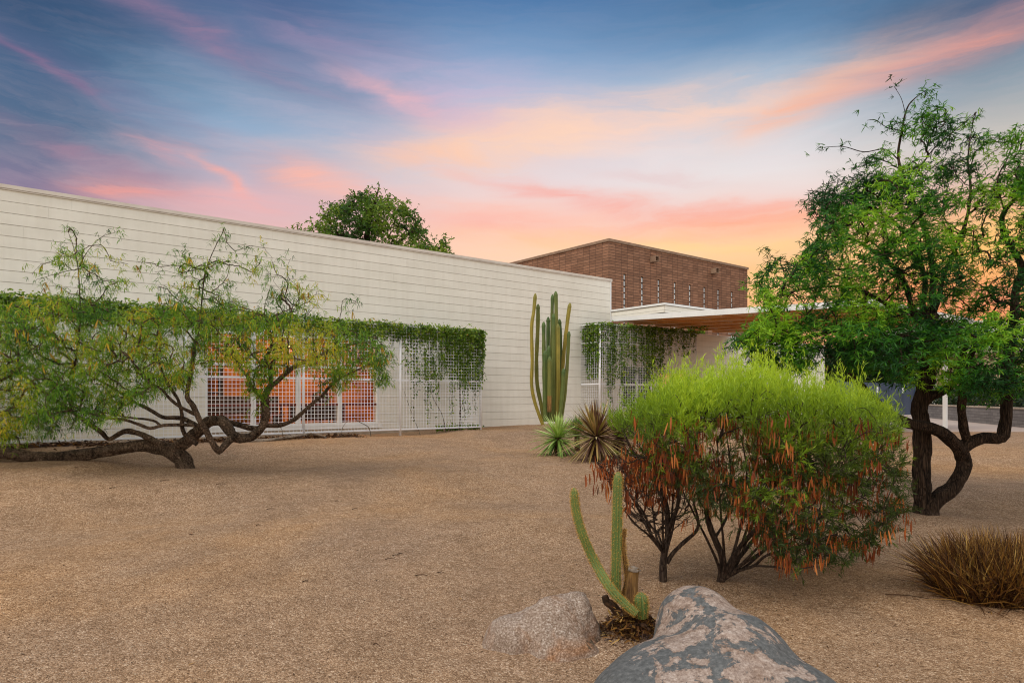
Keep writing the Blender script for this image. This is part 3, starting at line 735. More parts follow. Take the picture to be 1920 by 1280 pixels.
# ---------------------------------------------------------------- vines
def vine(name, label, strands, tufts, parent_loc, stems, leaf=.05):
    """strands: (s, w, ztop, length, density) ; tufts: (s, w, z, radius, n)"""
    t = thing(name, label, 'vine', parent_loc)
    rs = np.random.RandomState(len(strands))
    bases = []; rn = []; lines = []
    for (s, w, zt_, L, dens) in strands:
        n = max(2, int(L * dens)); k = rs.rand(n)
        wob = .03 * np.sin(k * L * 9 + rs.rand() * 6)
        c = rs.rand() * .5
        P_ = np.array([W(s + wb_ + rs.normal(0, .022), w + rs.normal(0, .025), zt_ - kk * L) for kk, wb_ in zip(k, wob)])
        bases.append(P_); rn.append(np.clip(c + rs.rand(n) * .55 - .1, 0, 1))
        kk = np.linspace(0, 1, 6)
        lines.append([W(s + .03 * math.sin(q * L * 9), w, zt_ - q * L) for q in kk])
    for (s, w, z, r, n) in tufts:
        q = rs.normal(size=(n, 3)) * np.array([r, r * .6, r * .7])
        P_ = np.array([W(s + a, w + b_, z + c_) for a, b_, c_ in q])
        bases.append(P_); rn.append(np.clip(rs.rand() * .4 + rs.rand(n) * .6 + q[:, 2] / r * .10, 0, 1))  # upper leaves of a tuft coloured lighter, imitating light from above
    B = np.concatenate(bases); rn = np.concatenate(rn)
    d = rs.normal(size=B.shape) * np.array([.8, .8, .5]) + np.array([0.1, -.2, -.5])
    V, Q, a = ribbons(B, d, rs.uniform(.6, 1.3, len(B)) * leaf, rs.uniform(.5, .9, len(B)) * leaf, .3, rn, prof=(.5, 1, .1), rs=rs)
    mk('foliage', V, Q, M['vine'], t, attrs={'rnd': a}, origin=parent_loc)
    PT = np.array(lines); V, Q = batch_tube(PT, np.full(PT.shape[:2], .0035), 3)
    b = MB(); b.raw(V, Q)
    for pts, r in stems: c = catmull(pts, .06); b.tube(c, np.linspace(r, r * .4, len(c)), 6, .2)
    b.build('stem', M['vinestem'], t, origin=parent_loc)
rs = np.random.RandomState(3)
st, tf_ = [], []
for k in range(900):
    s = rs.uniform(-4.5, 10.0)
    near = max(0, (s - 5.5) / 4.5)
    L = rs.exponential(.20 + .12 * math.sin(s * 2.3) + .08 * math.sin(s * 5.9) + .30 * near) + .05
    L = min(L, 1.25 + .5 * (rs.rand() < .1))
    st.append((s, 1.06 + rs.uniform(-.12, .1), Z(1.66), L, 75))
for k in range(2600):
    s = rs.uniform(-4.5, 10.0)
    tf_.append((s, 1.06 + rs.uniform(-.16, .08), Z(1.58) + rs.uniform(-.22, .07), .075, 12))
for k in range(260):    # heavy bunch round the right end and its return
    s = 9.95 + rs.uniform(-.9, .06); w = 1.06
    if rs.rand() < .45: s = 9.95 + rs.uniform(-.05, .05); w = rs.uniform(.1, 1.1)
    st.append((s, w, Z(1.66), rs.uniform(.2, 1.5), 70))
for k in range(150):
    s = rs.uniform(7.8, 9.9); tf_.append((s, 1.05, Z(rs.uniform(.35, 1.1) + .25 * math.sin(s * 5)), .07, 12))
for k in range(40):
    s = rs.choice([8.1, 8.45, 8.7, 9.1, 9.5, 9.8]) + rs.normal(0, .05); st.append((s, 1.05, Z(.45), rs.uniform(.3, 1.1), 16))
for k in range(70):
    s = rs.uniform(8.7, 9.95); tf_.append((s, 1.0, Z(-.72), .05, 10))
stems = [([W(8.9, 1.1, .66), W(8.85, 1.0, 1.1), W(8.6, 1.0, 1.5), W(8.5, 1.02, 2.0), W(8.9, 1.0, 2.7)], .012),
         ([W(9.3, 1.1, .66), W(9.35, 1.0, 1.1), W(9.5, 1.0, 1.6), W(9.3, 1.02, 2.2)], .012),
         ([W(9.5, .9, .66), W(9.45, .9, 1.2), W(9.5, .8, 1.9), W(9.5, .8, 2.9)], .02),
         ([W(8.2, 1.1, .62), W(8.0, 1.0, 1.2), W(7.8, 1.0, 1.7)], .008), ([W(6.9, 1.2, .60), W(6.85, 1.15, .85), W(6.6, 1.1, 1.0), W(6.5, 1.1, 1.15)], .010),
         ([W(6.2, 1.2, .60), W(6.25, 1.15, .85), W(6.4, 1.1, 1.0)], .006), ([W(4.9, 1.2, .62), W(4.95, 1.15, .85), W(4.7, 1.1, 1.1)], .007)]
vine('climbing_vine', 'dense leafy vine draped along the top of the long trellis', st, tf_, tuple(W(9.3, 1.1, .66)), stems)
st, tf_ = [], []
for k in range(110): st.append((14.43 + rs.uniform(-.03, .22), rs.uniform(.1, .8), Z(2.2), rs.uniform(.6, 1.7), 45))
for k in range(150):
    s = rs.uniform(14.4, 18.9); c = .75 + .5 * math.sin(s * 3.1) + .3 * math.sin(s * 7.7)
    st.append((s, .82, Z(2.18), abs(rs.normal(.25, .25)) + (max(0, c) * rs.rand() if s < 17.4 else .25 * rs.rand()), 34))
for (s, ln) in ((14.7, 2.2), (14.85, 2.5), (15.05, 2.1), (15.5, 1.3), (15.95, 1.4), (16.3, 1.2), (16.7, 1.75), (16.75, 1.7), (17.2, 1.5), (17.6, 1.0), (15.3, 2.3), (16.5, 1.6)):
    for k in range(4): st.append((s + rs.normal(0, .05), .82, Z(2.18), ln * rs.uniform(.7, 1.05), 38))
for k in range(110):
    tf_.append((rs.uniform(15.0, 17.3), .82, Z(rs.uniform(.6, 1.6)), .08, 10))
for k in range(60): tf_.append((rs.uniform(14.4, 19.1), .85, Z(2.17), .05, 10))
stems = [([W(14.9, .85, .7), W(14.95, .82, 1.4), W(14.7, .82, 2.3), W(14.8, .82, 3.6)], .010), ([W(16.7, .85, .7), W(16.75, .84, 1.5), W(16.7, .84, 2.6), W(16.72, .84, 3.6)], .014),
         ([W(17.6, .82, 3.62), W(17.9, 1.2, 3.72), W(18.2, 1.8, 3.75)], .015)]
for k in range(14): q = k / 13; tf_.append((17.6 + .6 * q, .85 + .95 * q, 3.64 + .08 * q, .05, 9))
vine('climbing_vine', 'sparse hanging vine on the tall trellis next to the column cactus', st, tf_, tuple(W(14.9, .85, .7)), stems, leaf=.062)

# ---------------------------------------------------------------- growing trees
def inpoly(x, y, poly):
    poly = np.asarray(poly, float); c = np.zeros(len(x), bool); n = len(poly); j = n - 1
    for i in range(n):
        xi, yi = poly[i]; xj, yj = poly[j]
        c ^= ((yi > y) != (yj > y)) & (x < (xj - xi) * (y - yi) / (yj - yi + 1e-12) + xi); j = i
    return c
def vol(poly, n, Y, half, rs, clump=2.0, thr=-.12, seed=0.0):
    """points through a crown volume whose silhouette is the polygon and whose depth is Y +- half"""
    poly = np.asarray(poly, float); lo = poly.min(0); hi = poly.max(0); out = []
    cen = poly.mean(0)
    while len(out) < n:
        x = rs.uniform(lo[0], hi[0], 400); y = rs.uniform(lo[1], hi[1], 400)
        for a, c in zip(x[(m_ := inpoly(x, y, poly))], y[m_]):
            u_ = rs.uniform(-1, 1); YY_ = Y + half * u_
            p = P(a, c, YY_ if abs(u_) < 2 else Y)
            if mnoise.noise(Vector(p * clump) + Vector((seed, 0, 0))) < thr: continue
            out.append(p)
            if len(out) >= n: break
    return np.array(out)

class Skel:
    def __init__(self, k=1.0): self.k = k; self.p = np.zeros((0, 3)); self.par = []; self.dir = np.zeros((0, 3)); self.limbs = []; self.main = 0
    def limb(self, pts, r0, r1, step=.06):
        r0 *= self.k; r1 *= self.k
        """pts: (px,py,Y) photo positions"""
        c = catmull([P(*q) for q in pts], step)
        self.limbs.append((c, np.linspace(1, 0, len(c)) ** .8 * (r0 - r1) + r1))
        d = nrm(np.gradient(c, axis=0)); st = max(1, int(.12 / step))
        n0 = len(self.p); self.p = np.vstack([self.p, c[::st]]); self.dir = np.vstack([self.dir, d[::st]])
        self.par += [-1] * len(c[::st]); self.main = len(self.p)
    def grow(self, targets, rs, K=6, lift=.15, wob=.05, tipr=.002, rexp=.42, rscale=.0026, bias=.0, keep=.35):
        Nn = len(self.p); T = len(targets)
        pos = np.zeros((Nn + T * K, 3)); dr = np.zeros_like(pos); par = np.full(Nn + T * K, -1); cnt = np.zeros(Nn + T * K)
        pos[:Nn] = self.p; dr[:Nn] = self.dir
        dmin = np.array([np.min(((self.p - t) ** 2).sum(1)) for t in targets]); order = np.argsort(dmin)
        paths = np.zeros((T, K + 1), int); n = Nn
        for k, ti in enumerate(order):
            t = targets[ti]
            dv = t - pos[:n]; d2 = (dv ** 2).sum(1)
            al = (dv * dr[:n]).sum(1) / (np.sqrt(d2) + 1e-6)
            j = int(np.argmin(d2 * (1.6 - keep * 2 * al)))
            a = pos[j]; L = math.sqrt(d2[j]) + 1e-6
            c = a + (dr[j] * .5 + (t - a) / L * .3) * L * .55 + np.array([0, 0, lift * L])
            q = np.linspace(0, 1, K + 1)[1:, None]
            pts = a * (1 - q) ** 2 + c * 2 * q * (1 - q) + t * q * q
            pts[:-1] += rs.normal(0, wob * L * .35, (K - 1, 3))
            pos[n:n + K] = pts; full = np.vstack([a, pts]); dd = nrm(np.diff(full, axis=0)); dr[n:n + K] = dd
            par[n] = j; par[n + 1:n + K] = np.arange(n, n + K - 1)
            cnt[n + K - 1] += 1
            paths[k, 0] = j; paths[k, 1:] = np.arange(n, n + K); n += K
        for i in range(n - 1, Nn - 1, -1): cnt[par[i]] += cnt[i]
        PT = pos[paths]; C = cnt[paths]; C[:, 0] = C[:, 1]
        self.RD = tipr + rscale * np.maximum(C - 1, 0) ** rexp
        self.PT = PT; self.pos = pos; self.tips = PT
        return PT
    def wood(self, parent, origin, bark, twig, rough=.22, n=12, nt=4, limbname='trunk'):
        b = MB()
        for i, (c, r) in enumerate(self.limbs): b.tube(c, r, n, rough, i * 7.3)
        b.build(limbname, bark, parent, smooth=True, origin=origin)
        V, Q = batch_tube(self.PT, self.RD, nt)
        mk('branches', V, Q, twig, parent, origin=origin, smooth=True)

def leafspray(PT, per, rs, tmin=.35, spread=.05):
    """random points + local direction along each path, per path `per` anchor points"""
    T, K, _ = PT.shape
    t = rs.uniform(tmin, 1, (T, per)) * (K - 1.001); i = t.astype(int); f = (t - i)[..., None]
    a = PT[np.arange(T)[:, None], i]; b_ = PT[np.arange(T)[:, None], i + 1]
    p = a * (1 - f) + b_ * f + rs.normal(0, spread, (T, per, 3))
    return p.reshape(-1, 3), nrm(b_ - a).reshape(-1, 3)

def fan(P0, D0, n, rs, L, Wd, spread=.9, hang=.4, droop=.5, crnd=None, rj=.25, prof=(.35, 1, .15), flat=0.0):
    """n leaves fanning from each anchor"""
    B = np.repeat(P0, n, 0); D = np.repeat(D0, n, 0)
    d = D * .6 + rs.normal(size=B.shape) * spread + np.array([0, 0, -hang])
    if flat: d[:, 2] *= (1 - flat)
    if crnd is None: crnd = rs.rand(len(P0))
    rn = np.clip(np.repeat(crnd, n) + rs.normal(0, rj, len(B)), 0, 1)
    face = rs.normal(size=B.shape) + np.array([0, -.8, 1.6])
    return ribbons(B, d, rs.uniform(L[0], L[1], len(B)), rs.uniform(Wd[0], Wd[1], len(B)), droop, rn, face, prof, rs)

def clumprnd(Pn, scale, seed, lo=.0, hi=1.0):
    v = np.array([mnoise.noise(Vector(p * scale) + Vector((seed, 3, 1))) for p in Pn])
    return np.clip((v * 1.5 + .5) * (hi - lo) + lo, 0, 1)

# ---- left: leaning mesquite with the fallen trunk
rs = np.random.RandomState(21)
Yc = 10.0
base = P(343, 884, 10.0)
lt = thing('mesquite_tree', 'sprawling mesquite tree on a fallen trunk with drooping yellow green foliage', 'tree', tuple(base))
S = Skel(.76)
S.limb([(-140, 846, 9.8), (-60, 842, 9.8), (20, 850, 9.85), (60, 857, 9.9), (130, 855, 9.95), (200, 845, 10), (262, 836, 10.05), (305, 843, 10.05), (338, 862, 10)], .115, .105)
S.limb([(352, 893, 9.95), (344, 866, 10), (334, 848, 10)], .16, .12, .03)
S.limb([(345, 890, 10), (344, 872, 10), (336, 856, 10), (331, 840, 10), (351, 826, 10), (372, 807, 10), (390, 790, 10), (415, 789, 9.95), (429, 803, 9.9), (439, 817, 9.85), (466, 820, 9.8), (480, 812, 9.8), (492, 800, 9.8), (498, 778, 9.8), (497, 746, 9.8), (508, 722, 9.8)], .125, .055)
S.limb([(508, 722, 9.8), (507, 690, 9.75), (498, 672, 9.7), (509, 649, 9.7), (505, 610, 9.6)], .045, .014)
S.limb([(508, 724, 9.8), (520, 715, 9.8), (539, 697, 9.85), (558, 684, 9.9), (586, 673, 9.95), (620, 658, 10.0), (680, 640, 10.1)], .045, .012)
S.limb([(539, 697, 9.85), (540, 665, 9.8), (540, 637, 9.8), (545, 590, 9.8)], .022, .008)
S.limb([(498, 750, 9.8), (475, 731, 9.7), (464, 705, 9.65), (451, 690, 9.6), (430, 650, 9.5)], .04, .014)
S.limb([(415, 789, 9.95), (441, 794, 10.05), (475, 803, 10.1), (501, 798, 10.1), (526, 797, 10.1), (552, 786, 10.1), (576, 765, 10.1), (604, 741, 10.1), (619, 724, 10.1), (637, 709, 10.1), (662, 697, 10.15), (700, 680, 10.2)], .052, .014)
S.limb([(439, 817, 9.85), (423, 832, 9.7), (412, 845, 9.6), (399, 831, 9.5), (386, 807, 9.45), (372, 783, 9.4), (363, 761, 9.4), (351, 744, 9.4), (355, 714, 9.4), (358, 690, 9.4), (365, 640, 9.4)], .062, .018)
S.limb([(374, 798, 9.42), (346, 796, 9.35), (306, 797, 9.3), (282, 803, 9.25), (260, 795, 9.2), (231, 786, 9.2), (200, 783, 9.2), (150, 770, 9.2)], .034, .012)
S.limb([(300, 797, 9.3), (286, 788, 9.3), (234, 781, 9.4), (180, 770, 9.4)], .022, .009)
S.limb([(365, 776, 9.4), (337, 762, 9.35), (320, 749, 9.3), (303, 730, 9.3), (282, 716, 9.2), (250, 680, 9.1)], .032, .012)
S.limb([(370, 833, 9.6), (355, 823, 9.55), (343, 807, 9.5), (341, 776, 9.45), (334, 749, 9.4), (327, 738, 9.4), (305, 700, 9.3), (290, 650, 9.3)], .038, .012)
S.limb([(331, 842, 10), (318, 836, 10), (293, 828, 10), (274, 818, 10), (252, 810, 10), (231, 809, 10), (205, 823, 10), (188, 808, 9.9), (164, 792, 9.8), (133, 770, 9.7), (90, 740, 9.6), (40, 700, 9.5)], .06, .014)
S.limb([(372, 800, 10.05), (345, 785, 10.1), (324, 783, 10.1), (303, 781, 10.15), (277, 766, 10.2), (250, 752, 10.3), (200, 720, 10.3), (140, 690, 10.3)], .045, .012)
S.limb([(351, 744, 9.4), (360, 700, 9.6), (372, 620, 9.7), (378, 570, 9.7), (385, 510, 9.7), (405, 460, 9.7), (420, 432, 9.7)], .022, .003)
S.limb([(133, 770, 9.7), (140, 690, 9.6), (150, 600, 9.6), (147, 510, 9.6), (140, 470, 9.6), (128, 435, 9.6)], .022, .003)
S.limb([(148, 500, 9.6), (165, 470, 9.6), (190, 445, 9.6), (215, 436, 9.6)], .006, .003)
dense = [(-170, 600), (-80, 590), (0, 578), (60, 560), (130, 550), (200, 562), (270, 578), (330, 562), (420, 558), (480, 578), (560, 590), (640, 602), (690, 625), (735, 655), (715, 690), (650, 690), (600, 700), (560, 690), (520, 705), (440, 690), (380, 690), (360, 720), (300, 740), (240, 770), (180, 800), (120, 815), (60, 825), (0, 830), (-160, 830)]
tg = [vol(dense, 1750, 9.8, 1.15, rs, 1.7, -.30, 3), vol([(-170, 600), (120, 560), (300, 600), (330, 700), (250, 770), (150, 810), (-160, 820)], 620, 9.7, 1.1, rs, 1.7, -.2, 9),
      vol([(460, 690), (510, 690), (510, 760), (480, 795), (460, 760)], 35, 9.6, .3, rs), vol([(690, 640), (735, 660), (728, 715), (700, 720)], 30, 9.9, .3, rs),
      vol([(590, 690), (690, 690), (640, 735), (600, 740)], 40, 10, .4, rs),
      vol([(60, 530), (100, 470), (170, 470), (240, 500), (260, 545), (130, 545)], 42, 9.6, .6, rs), vol([(270, 560), (340, 480), (420, 470), (500, 490), (560, 520), (640, 570), (560, 590), (400, 560)], 85, 9.7, .7, rs)]
sprig = [(95, 490), (110, 470), (128, 432), (140, 440), (118, 455), (160, 500), (185, 460), (205, 440), (222, 436), (240, 495), (258, 492), (265, 505), (60, 515), (75, 495), (230, 500), (330, 470), (350, 495), (355, 470), (345, 480), (400, 455), (418, 430), (425, 455), (440, 470), (470, 465), (488, 458), (495, 465), (510, 490), (525, 495), (545, 485), (540, 500), (560, 540), (590, 560), (615, 560), (640, 575), (655, 570), (668, 566), (300, 500), (290, 510), (450, 500), (470, 510), (430, 490), (395, 490)]
tg.append(np.array([P(a, c, 9.6 + rs.uniform(-.4, .4)) for a, c in sprig]))
PTm = S.grow(np.concatenate(tg), rs, K=6, lift=.22, wob=.06, tipr=.0022, rscale=.0024, rexp=.43)
S.wood(lt, tuple(base), M['bark_left'], M['bark_left'], rough=.30, n=22)
A, D = leafspray(PTm, 7, rs, .35, .06)
A2 = A[A[:, 2] > gz(A[:, 0], A[:, 1]) + .02]; D2 = D[A[:, 2] > gz(A[:, 0], A[:, 1]) + .02]
cr = clumprnd(A2, 1.6, 5, .18, .82)
V, Q, a = fan(A2, D2, 5, rs, (.040, .088), (.006, .0105), .85, .42, .6, cr * .9 + .04, .17)
mk('foliage', V, Q, M['leaf_left'], lt, attrs={'rnd': a}, origin=tuple(base))
k = rs.choice(len(A2), 520, replace=False); ck = A2[k][(A2[k][:, 2] > 1.9)]
ck = ck[:330]
V, Q, a = fan(ck, np.zeros_like(ck), 3, rs, (.06, .11), (.014, .02), .35, .9, .5, rs.rand(len(ck)), .2, (.7, 1, .5))
mk('catkins', V, Q, M['catkin'], lt, attrs={'rnd': a}, origin=tuple(base))['kind'] = 'stuff'

# ---- right: forked tree
rs = np.random.RandomState(33)
base = P(1735, 974, 8.0)
rt = thing('acacia_tree', 'dark forked tree with feathery deep green crown standing right of the lime shrub', 'tree', tuple(base))
S = Skel(.84)
S.limb([(1739, 990, 8), (1736, 966, 8), (1731, 936, 8)], .19, .11, .03)
S.limb([(1737, 985, 8), (1735, 962, 8), (1729, 930, 8), (1727, 890, 8), (1729, 840, 8), (1728, 795, 8), (1724, 765, 8), (1730, 742, 8), (1740, 700, 8), (1742, 650, 8), (1745, 610, 8), (1750, 588, 8)], .128, .075)
S.limb([(1728, 760, 8), (1745, 742, 7.95), (1765, 735, 7.9), (1790, 715, 7.8), (1800, 680, 7.7), (1815, 640, 7.6)], .06, .03)
S.limb([(1750, 588, 8), (1748, 559, 8), (1749, 532, 8.05), (1745, 480, 8.1), (1730, 420, 8.1), (1705, 360, 8.1), (1685, 300, 8.1), (1690, 250, 8.1), (1700, 205, 8.1), (1715, 185, 8.1), (1738, 168, 8.1)], .042, .002)
S.limb([(1750, 588, 8), (1762, 551, 7.9), (1768, 520, 7.85), (1790, 470, 7.8), (1810, 420, 7.8), (1820, 360, 7.8), (1815, 300, 7.8), (1822, 240, 7.8)], .036, .002)
S.limb([(1748, 595, 8), (1730, 570, 8.1), (1735, 530, 8.2), (1720, 480, 8.3), (1690, 430, 8.3), (1640, 390, 8.3), (1590, 370, 8.3), (1515, 357, 8.3)], .04, .004)
S.limb([(1742, 615, 8), (1712, 590, 7.9), (1706, 560, 7.9), (1690, 520, 7.8), (1650, 480, 7.7), (1600, 450, 7.6), (1530, 440, 7.6)], .04, .006)
S.limb([(1766, 620, 7.6), (1735, 592, 7.6), (1701, 581, 7.6), (1677, 582, 7.6), (1657, 567, 7.6), (1600, 540, 7.6), (1520, 540, 7.6), (1440, 560, 7.6)], .032, .007)
S.limb([(1740, 640, 8), (1700, 640, 7.6), (1640, 625, 7.4), (1580, 620, 7.3), (1520, 630, 7.3), (1440, 650, 7.3), (1390, 665, 7.3)], .04, .006)
S.limb([(1685, 300, 8.1), (1660, 280, 8.1), (1620, 285, 8.1), (1580, 275, 8.1), (1536, 277, 8.1)], .008, .003)
S.limb([(1690, 245, 8.1), (1665, 240, 8.1), (1640, 225, 8.1), (1626, 226, 8.1)], .006, .003)
S.limb([(1698, 215, 8.1), (1690, 185, 8.1), (1677, 163, 8.1)], .005, .002)
S.limb([(1715, 330, 8.1), (1750, 280, 8.0), (1790, 245, 8.0), (1827, 214, 8.0)], .009, .003)
S.limb([(1738, 968, 8), (1755, 938, 7.95), (1786, 915, 7.9), (1803, 886, 7.9), (1808, 862, 7.9), (1797, 840, 7.85), (1780, 822, 7.8), (1758, 807, 7.75), (1733, 799, 7.7), (1705, 794, 7.7), (1680, 784, 7.7), (1650, 762, 7.7), (1622, 732, 7.7), (1605, 712, 7.7), (1580, 680, 7.6)], .108, .038)
S.limb([(1797, 845, 7.85), (1818, 830, 7.85), (1845, 820, 7.85), (1876, 820, 7.85), (1884, 795, 7.85), (1888, 755, 7.85), (1887, 710, 7.9), (1893, 650, 7.9), (1902, 590, 7.9), (1904, 545, 7.9), (1916, 508, 7.9), (1908, 482, 7.9), (1892, 455, 7.9), (1878, 415, 7.9), (1892, 385, 7.9), (1930, 350, 7.9)], .085, .018)
S.limb([(1815, 832, 7.85), (1807, 800, 7.8), (1803, 770, 7.75), (1805, 735, 7.7), (1812, 690, 7.6), (1830, 640, 7.5)], .062, .03)
S.limb([(1884, 398, 7.9), (1870, 340, 7.9), (1890, 295, 7.9), (1900, 262, 7.9)], .012, .004)
S.limb([(1904, 545, 7.9), (1940, 500, 7.8), (1980, 450, 7.7), (2010, 400, 7.7)], .04, .01)
main = [(1640, 345), (1690, 300), (1760, 310), (1790, 370), (1800, 440), (1820, 520), (1850, 580), (1925, 590), (2060, 560), (2080, 690), (1925, 725), (1890, 750), (1830, 735), (1780, 735), (1740, 725), (1690, 720), (1640, 712), (1600, 690), (1560, 655), (1500, 665), (1440, 660), (1400, 640), (1420, 580), (1410, 530), (1450, 490), (1530, 455), (1520, 400), (1570, 370), (1610, 345)]
tg = [vol(main, 1420, 7.9, 1.3, rs, 1.8, -.14, 2), vol([(1560, 400), (1660, 340), (1740, 340), (1790, 420), (1800, 560), (1700, 590), (1560, 580), (1480, 520)], 260, 7.7, .9, rs, 1.8, -.2, 12),
      vol([(1560, 610), (1700, 590), (1880, 610), (2080, 640), (2070, 730), (1925, 735), (1860, 745), (1740, 725), (1640, 712), (1590, 690)], 520, 7.5, 1.0, rs, 1.8, -.12, 6),
      vol([(1370, 640), (1440, 600), (1560, 600), (1560, 660), (1500, 700), (1420, 690)], 150, 7.4, .6, rs, 2.0, -.1, 8),
      vol([(1865, 330), (1925, 300), (2060, 330), (2080, 560), (1925, 590), (1850, 560)], 400, 7.9, .9, rs, 2, -.15, 4),
      vol([(1780, 300), (1850, 310), (1870, 400), (1870, 470), (1850, 560), (1800, 500)], 70, 7.9, .6, rs, 2, -.2),
      vol([(1875, 255), (1925, 245), (2010, 270), (2030, 380), (1925, 380), (1870, 320)], 110, 7.9, .6, rs),
      vol([(1640, 300), (1670, 220), (1720, 180), (1760, 190), (1810, 225), (1860, 250), (1860, 330), (1760, 350)], 110, 8.05, .5, rs),
      vol([(1510, 385), (1540, 350), (1640, 290), (1660, 350), (1600, 400)], 90, 8.1, .5, rs)]
tg.append(np.array([P(a, c, 8 + rs.uniform(-.2, .2)) for a, c in [(1427, 468), (1440, 475), (1505, 382), (1535, 277), (1575, 272), (1626, 226), (1677, 162), (1739, 167), (1827, 214), (1390, 530), (1372, 655), (1350, 668), (1395, 700), (1840, 262), (1513, 356)]]))
PTm = S.grow(np.concatenate(tg), rs, K=6, lift=.06, wob=.07, tipr=.0022, rscale=.0022, rexp=.45, keep=.5)
S.wood(rt, tuple(base), M['bark_right'], M['bark_right'], rough=.22, n=22)
A, D = leafspray(PTm, 6, rs, .4, .05)
cr = clumprnd(A, 1.7, 8, .05, .85)
V, Q, a = fan(A, D, 7, rs, (.038, .080), (.007, .013), .75, .10, .25, cr, .15, (.5, 1, .35), .4)
mk('foliage', V, Q, M['leaf_right'], rt, attrs={'rnd': a}, origin=tuple(base))

# ---- tree behind the white building
rs = np.random.RandomState(44)
Yb = 25.0; bx_, by_ = P(690, 744, Yb)[:2]
ft = thing('shade_tree', 'green round crowned tree rising behind the roof of the white building', 'tree', (bx_, by_, g1(bx_, by_)))
S = Skel(); gpy = H + (CZ - g1(bx_, by_)) / Yb * F
S.limb([(690, gpy, Yb), (692, 650, Yb), (690, 560, Yb), (695, 490, Yb)], .22, .12, .2)
S.limb([(695, 490, Yb), (690, 440, Yb), (697, 400, Yb), (705, 372, Yb), (712, 345, Yb)], .1, .01, .15)
S.limb([(692, 500, Yb), (650, 460, Yb), (620, 420, Yb), (600, 400, Yb)], .08, .02, .15)
S.limb([(694, 500, Yb), (740, 460, Yb), (775, 430, Yb), (790, 410, Yb)], .08, .02, .15)
S.limb([(692, 540, Yb), (640, 500, Yb), (580, 480, Yb), (550, 430, Yb)], .07, .01, .15)
S.limb([(692, 540, Yb), (760, 510, Yb), (810, 490, Yb), (830, 450, Yb)], .07, .01, .15)
tg = [vol([(580, 430), (600, 400), (640, 380), (680, 365), (730, 380), (775, 390), (800, 440), (820, 480), (760, 530), (620, 530), (575, 470)], 760, Yb, 2.2, rs, .9, -.2, 4),
      vol([(600, 380), (680, 362), (700, 340), (725, 345), (740, 370), (785, 385), (790, 410), (700, 420), (600, 410)], 70, Yb, 1.4, rs),
      vol([(545, 425), (580, 430), (600, 480), (560, 480)], 22, Yb, .7, rs), vol([(800, 460), (835, 445), (840, 480), (810, 490)], 26, Yb, .7, rs)]
PTm = S.grow(np.concatenate(tg), rs, K=5, lift=.1, wob=.06, tipr=.006, rscale=.006, rexp=.42)
o0 = (bx_, by_, g1(bx_, by_))
S.wood(ft, o0, M['bark_right'], M['bark_right'], .1, 8)
A, D = leafspray(PTm, 7, rs, .35, .13); cr = clumprnd(A, .8, 8, .1, .8)
V, Q, a = fan(A, D, 5, rs, (.07, .13), (.03, .05), .8, .1, .3, cr, .15, (.6, 1, .4), .2)
mk('foliage', V, Q, M['leaf_far'], ft, attrs={'rnd': a}, origin=o0)

# ---------------------------------------------------------------- lime shrub and its half bare neighbour
def needles(PT, rs, plumes, upfn, n=24, L=(.035, .065), twigL=(.10, .22), colfn=None, w=.0052, thin=0.0):
    A, D = leafspray(PT, plumes, rs, .5, .04)
    kp = rs.rand(len(A)) < 1 - thin * (1 - upfn(A)); A = A[kp]; D = D[kp]
    up = upfn(A)[:, None]
    td = nrm(D * (1 - up) * .8 + np.array([0, 0, 1.0]) * up + rs.normal(0, .28, A.shape) * (1.2 - up) + np.array([0, 0, .1]))
    tl = (twigL[0] * .7 + (twigL[1] * 1.35 - twigL[0] * .7) * rs.rand(len(A)) ** 1.9)[:, None] * (.7 + .65 * up)
    tw = np.stack([A, A + td * tl * .5, A + td * tl], 1)
    q = rs.rand(len(A), n) ** .8
    B = (A[:, None, :] + td[:, None, :] * tl[:, None, :] * q[..., None]).reshape(-1, 3)
    dn = np.repeat(td, n, 0) * 1.0 + rs.normal(0, .42, B.shape)
    c = colfn(A, up[:, 0]); c = np.clip(np.repeat(c, n) + q.ravel() * .18 - .09 + rs.normal(0, .09, len(B)), 0, 1)
    return blades(B, dn, rs.uniform(L[0], L[1], len(B)), w, c, rs), tw
def pods(A, rs, n, per=4):
    k = rs.choice(len(A), n, replace=False); B = np.repeat(A[k] + rs.normal(0, .02, (n, 3)), per, 0) + rs.normal(0, .018, (n * per, 3))
    d = rs.normal(0, .16, B.shape) + np.array([0, 0, -1.0])
    return ribbons(B, d, rs.uniform(.05, .09, len(B)), rs.uniform(.009, .014, len(B)), .1, np.clip(np.repeat(rs.rand(n), per) * .7 + rs.rand(len(B)) * .35, 0, 1), None, (.5, 1, .4), rs)

rs = np.random.RandomState(55)
base = on_ground(1350, 1090); YB = base[1]
sh = thing('lime_shrub', 'big rounded shrub with lime green needle foliage and hanging rust brown pods', 'shrub', tuple(base))
S = Skel(.66); y = YB
S.limb([(1350, 1094, y), (1356, 1060, y), (1352, 1038, y), (1338, 1004, y), (1326, 969, y), (1322, 923, y), (1308, 881, y), (1290, 840, y), (1275, 780, y)], .046, .007, .04)
S.limb([(1349, 1092, y), (1366, 1062, y - .05), (1389, 1022, y - .1), (1424, 986, y - .2), (1460, 944, y - .3), (1500, 890, y - .3), (1530, 830, y - .3)], .036, .007, .04)
S.limb([(1350, 1091, y), (1379, 1071, y - .05), (1414, 1060, y - .1), (1439, 1040, y - .2), (1502, 1022, y - .2), (1570, 1000, y - .2)], .022, .006, .04)
S.limb([(1352, 1088, y), (1390, 1040, y + .15), (1440, 980, y + .4), (1500, 930, y + .5), (1560, 880, y + .5), (1610, 820, y + .5)], .028, .006, .04)
S.limb([(1370, 1055, y), (1385, 1000, y), (1396, 951, y), (1400, 880, y), (1390, 820, y)], .022, .006, .04)
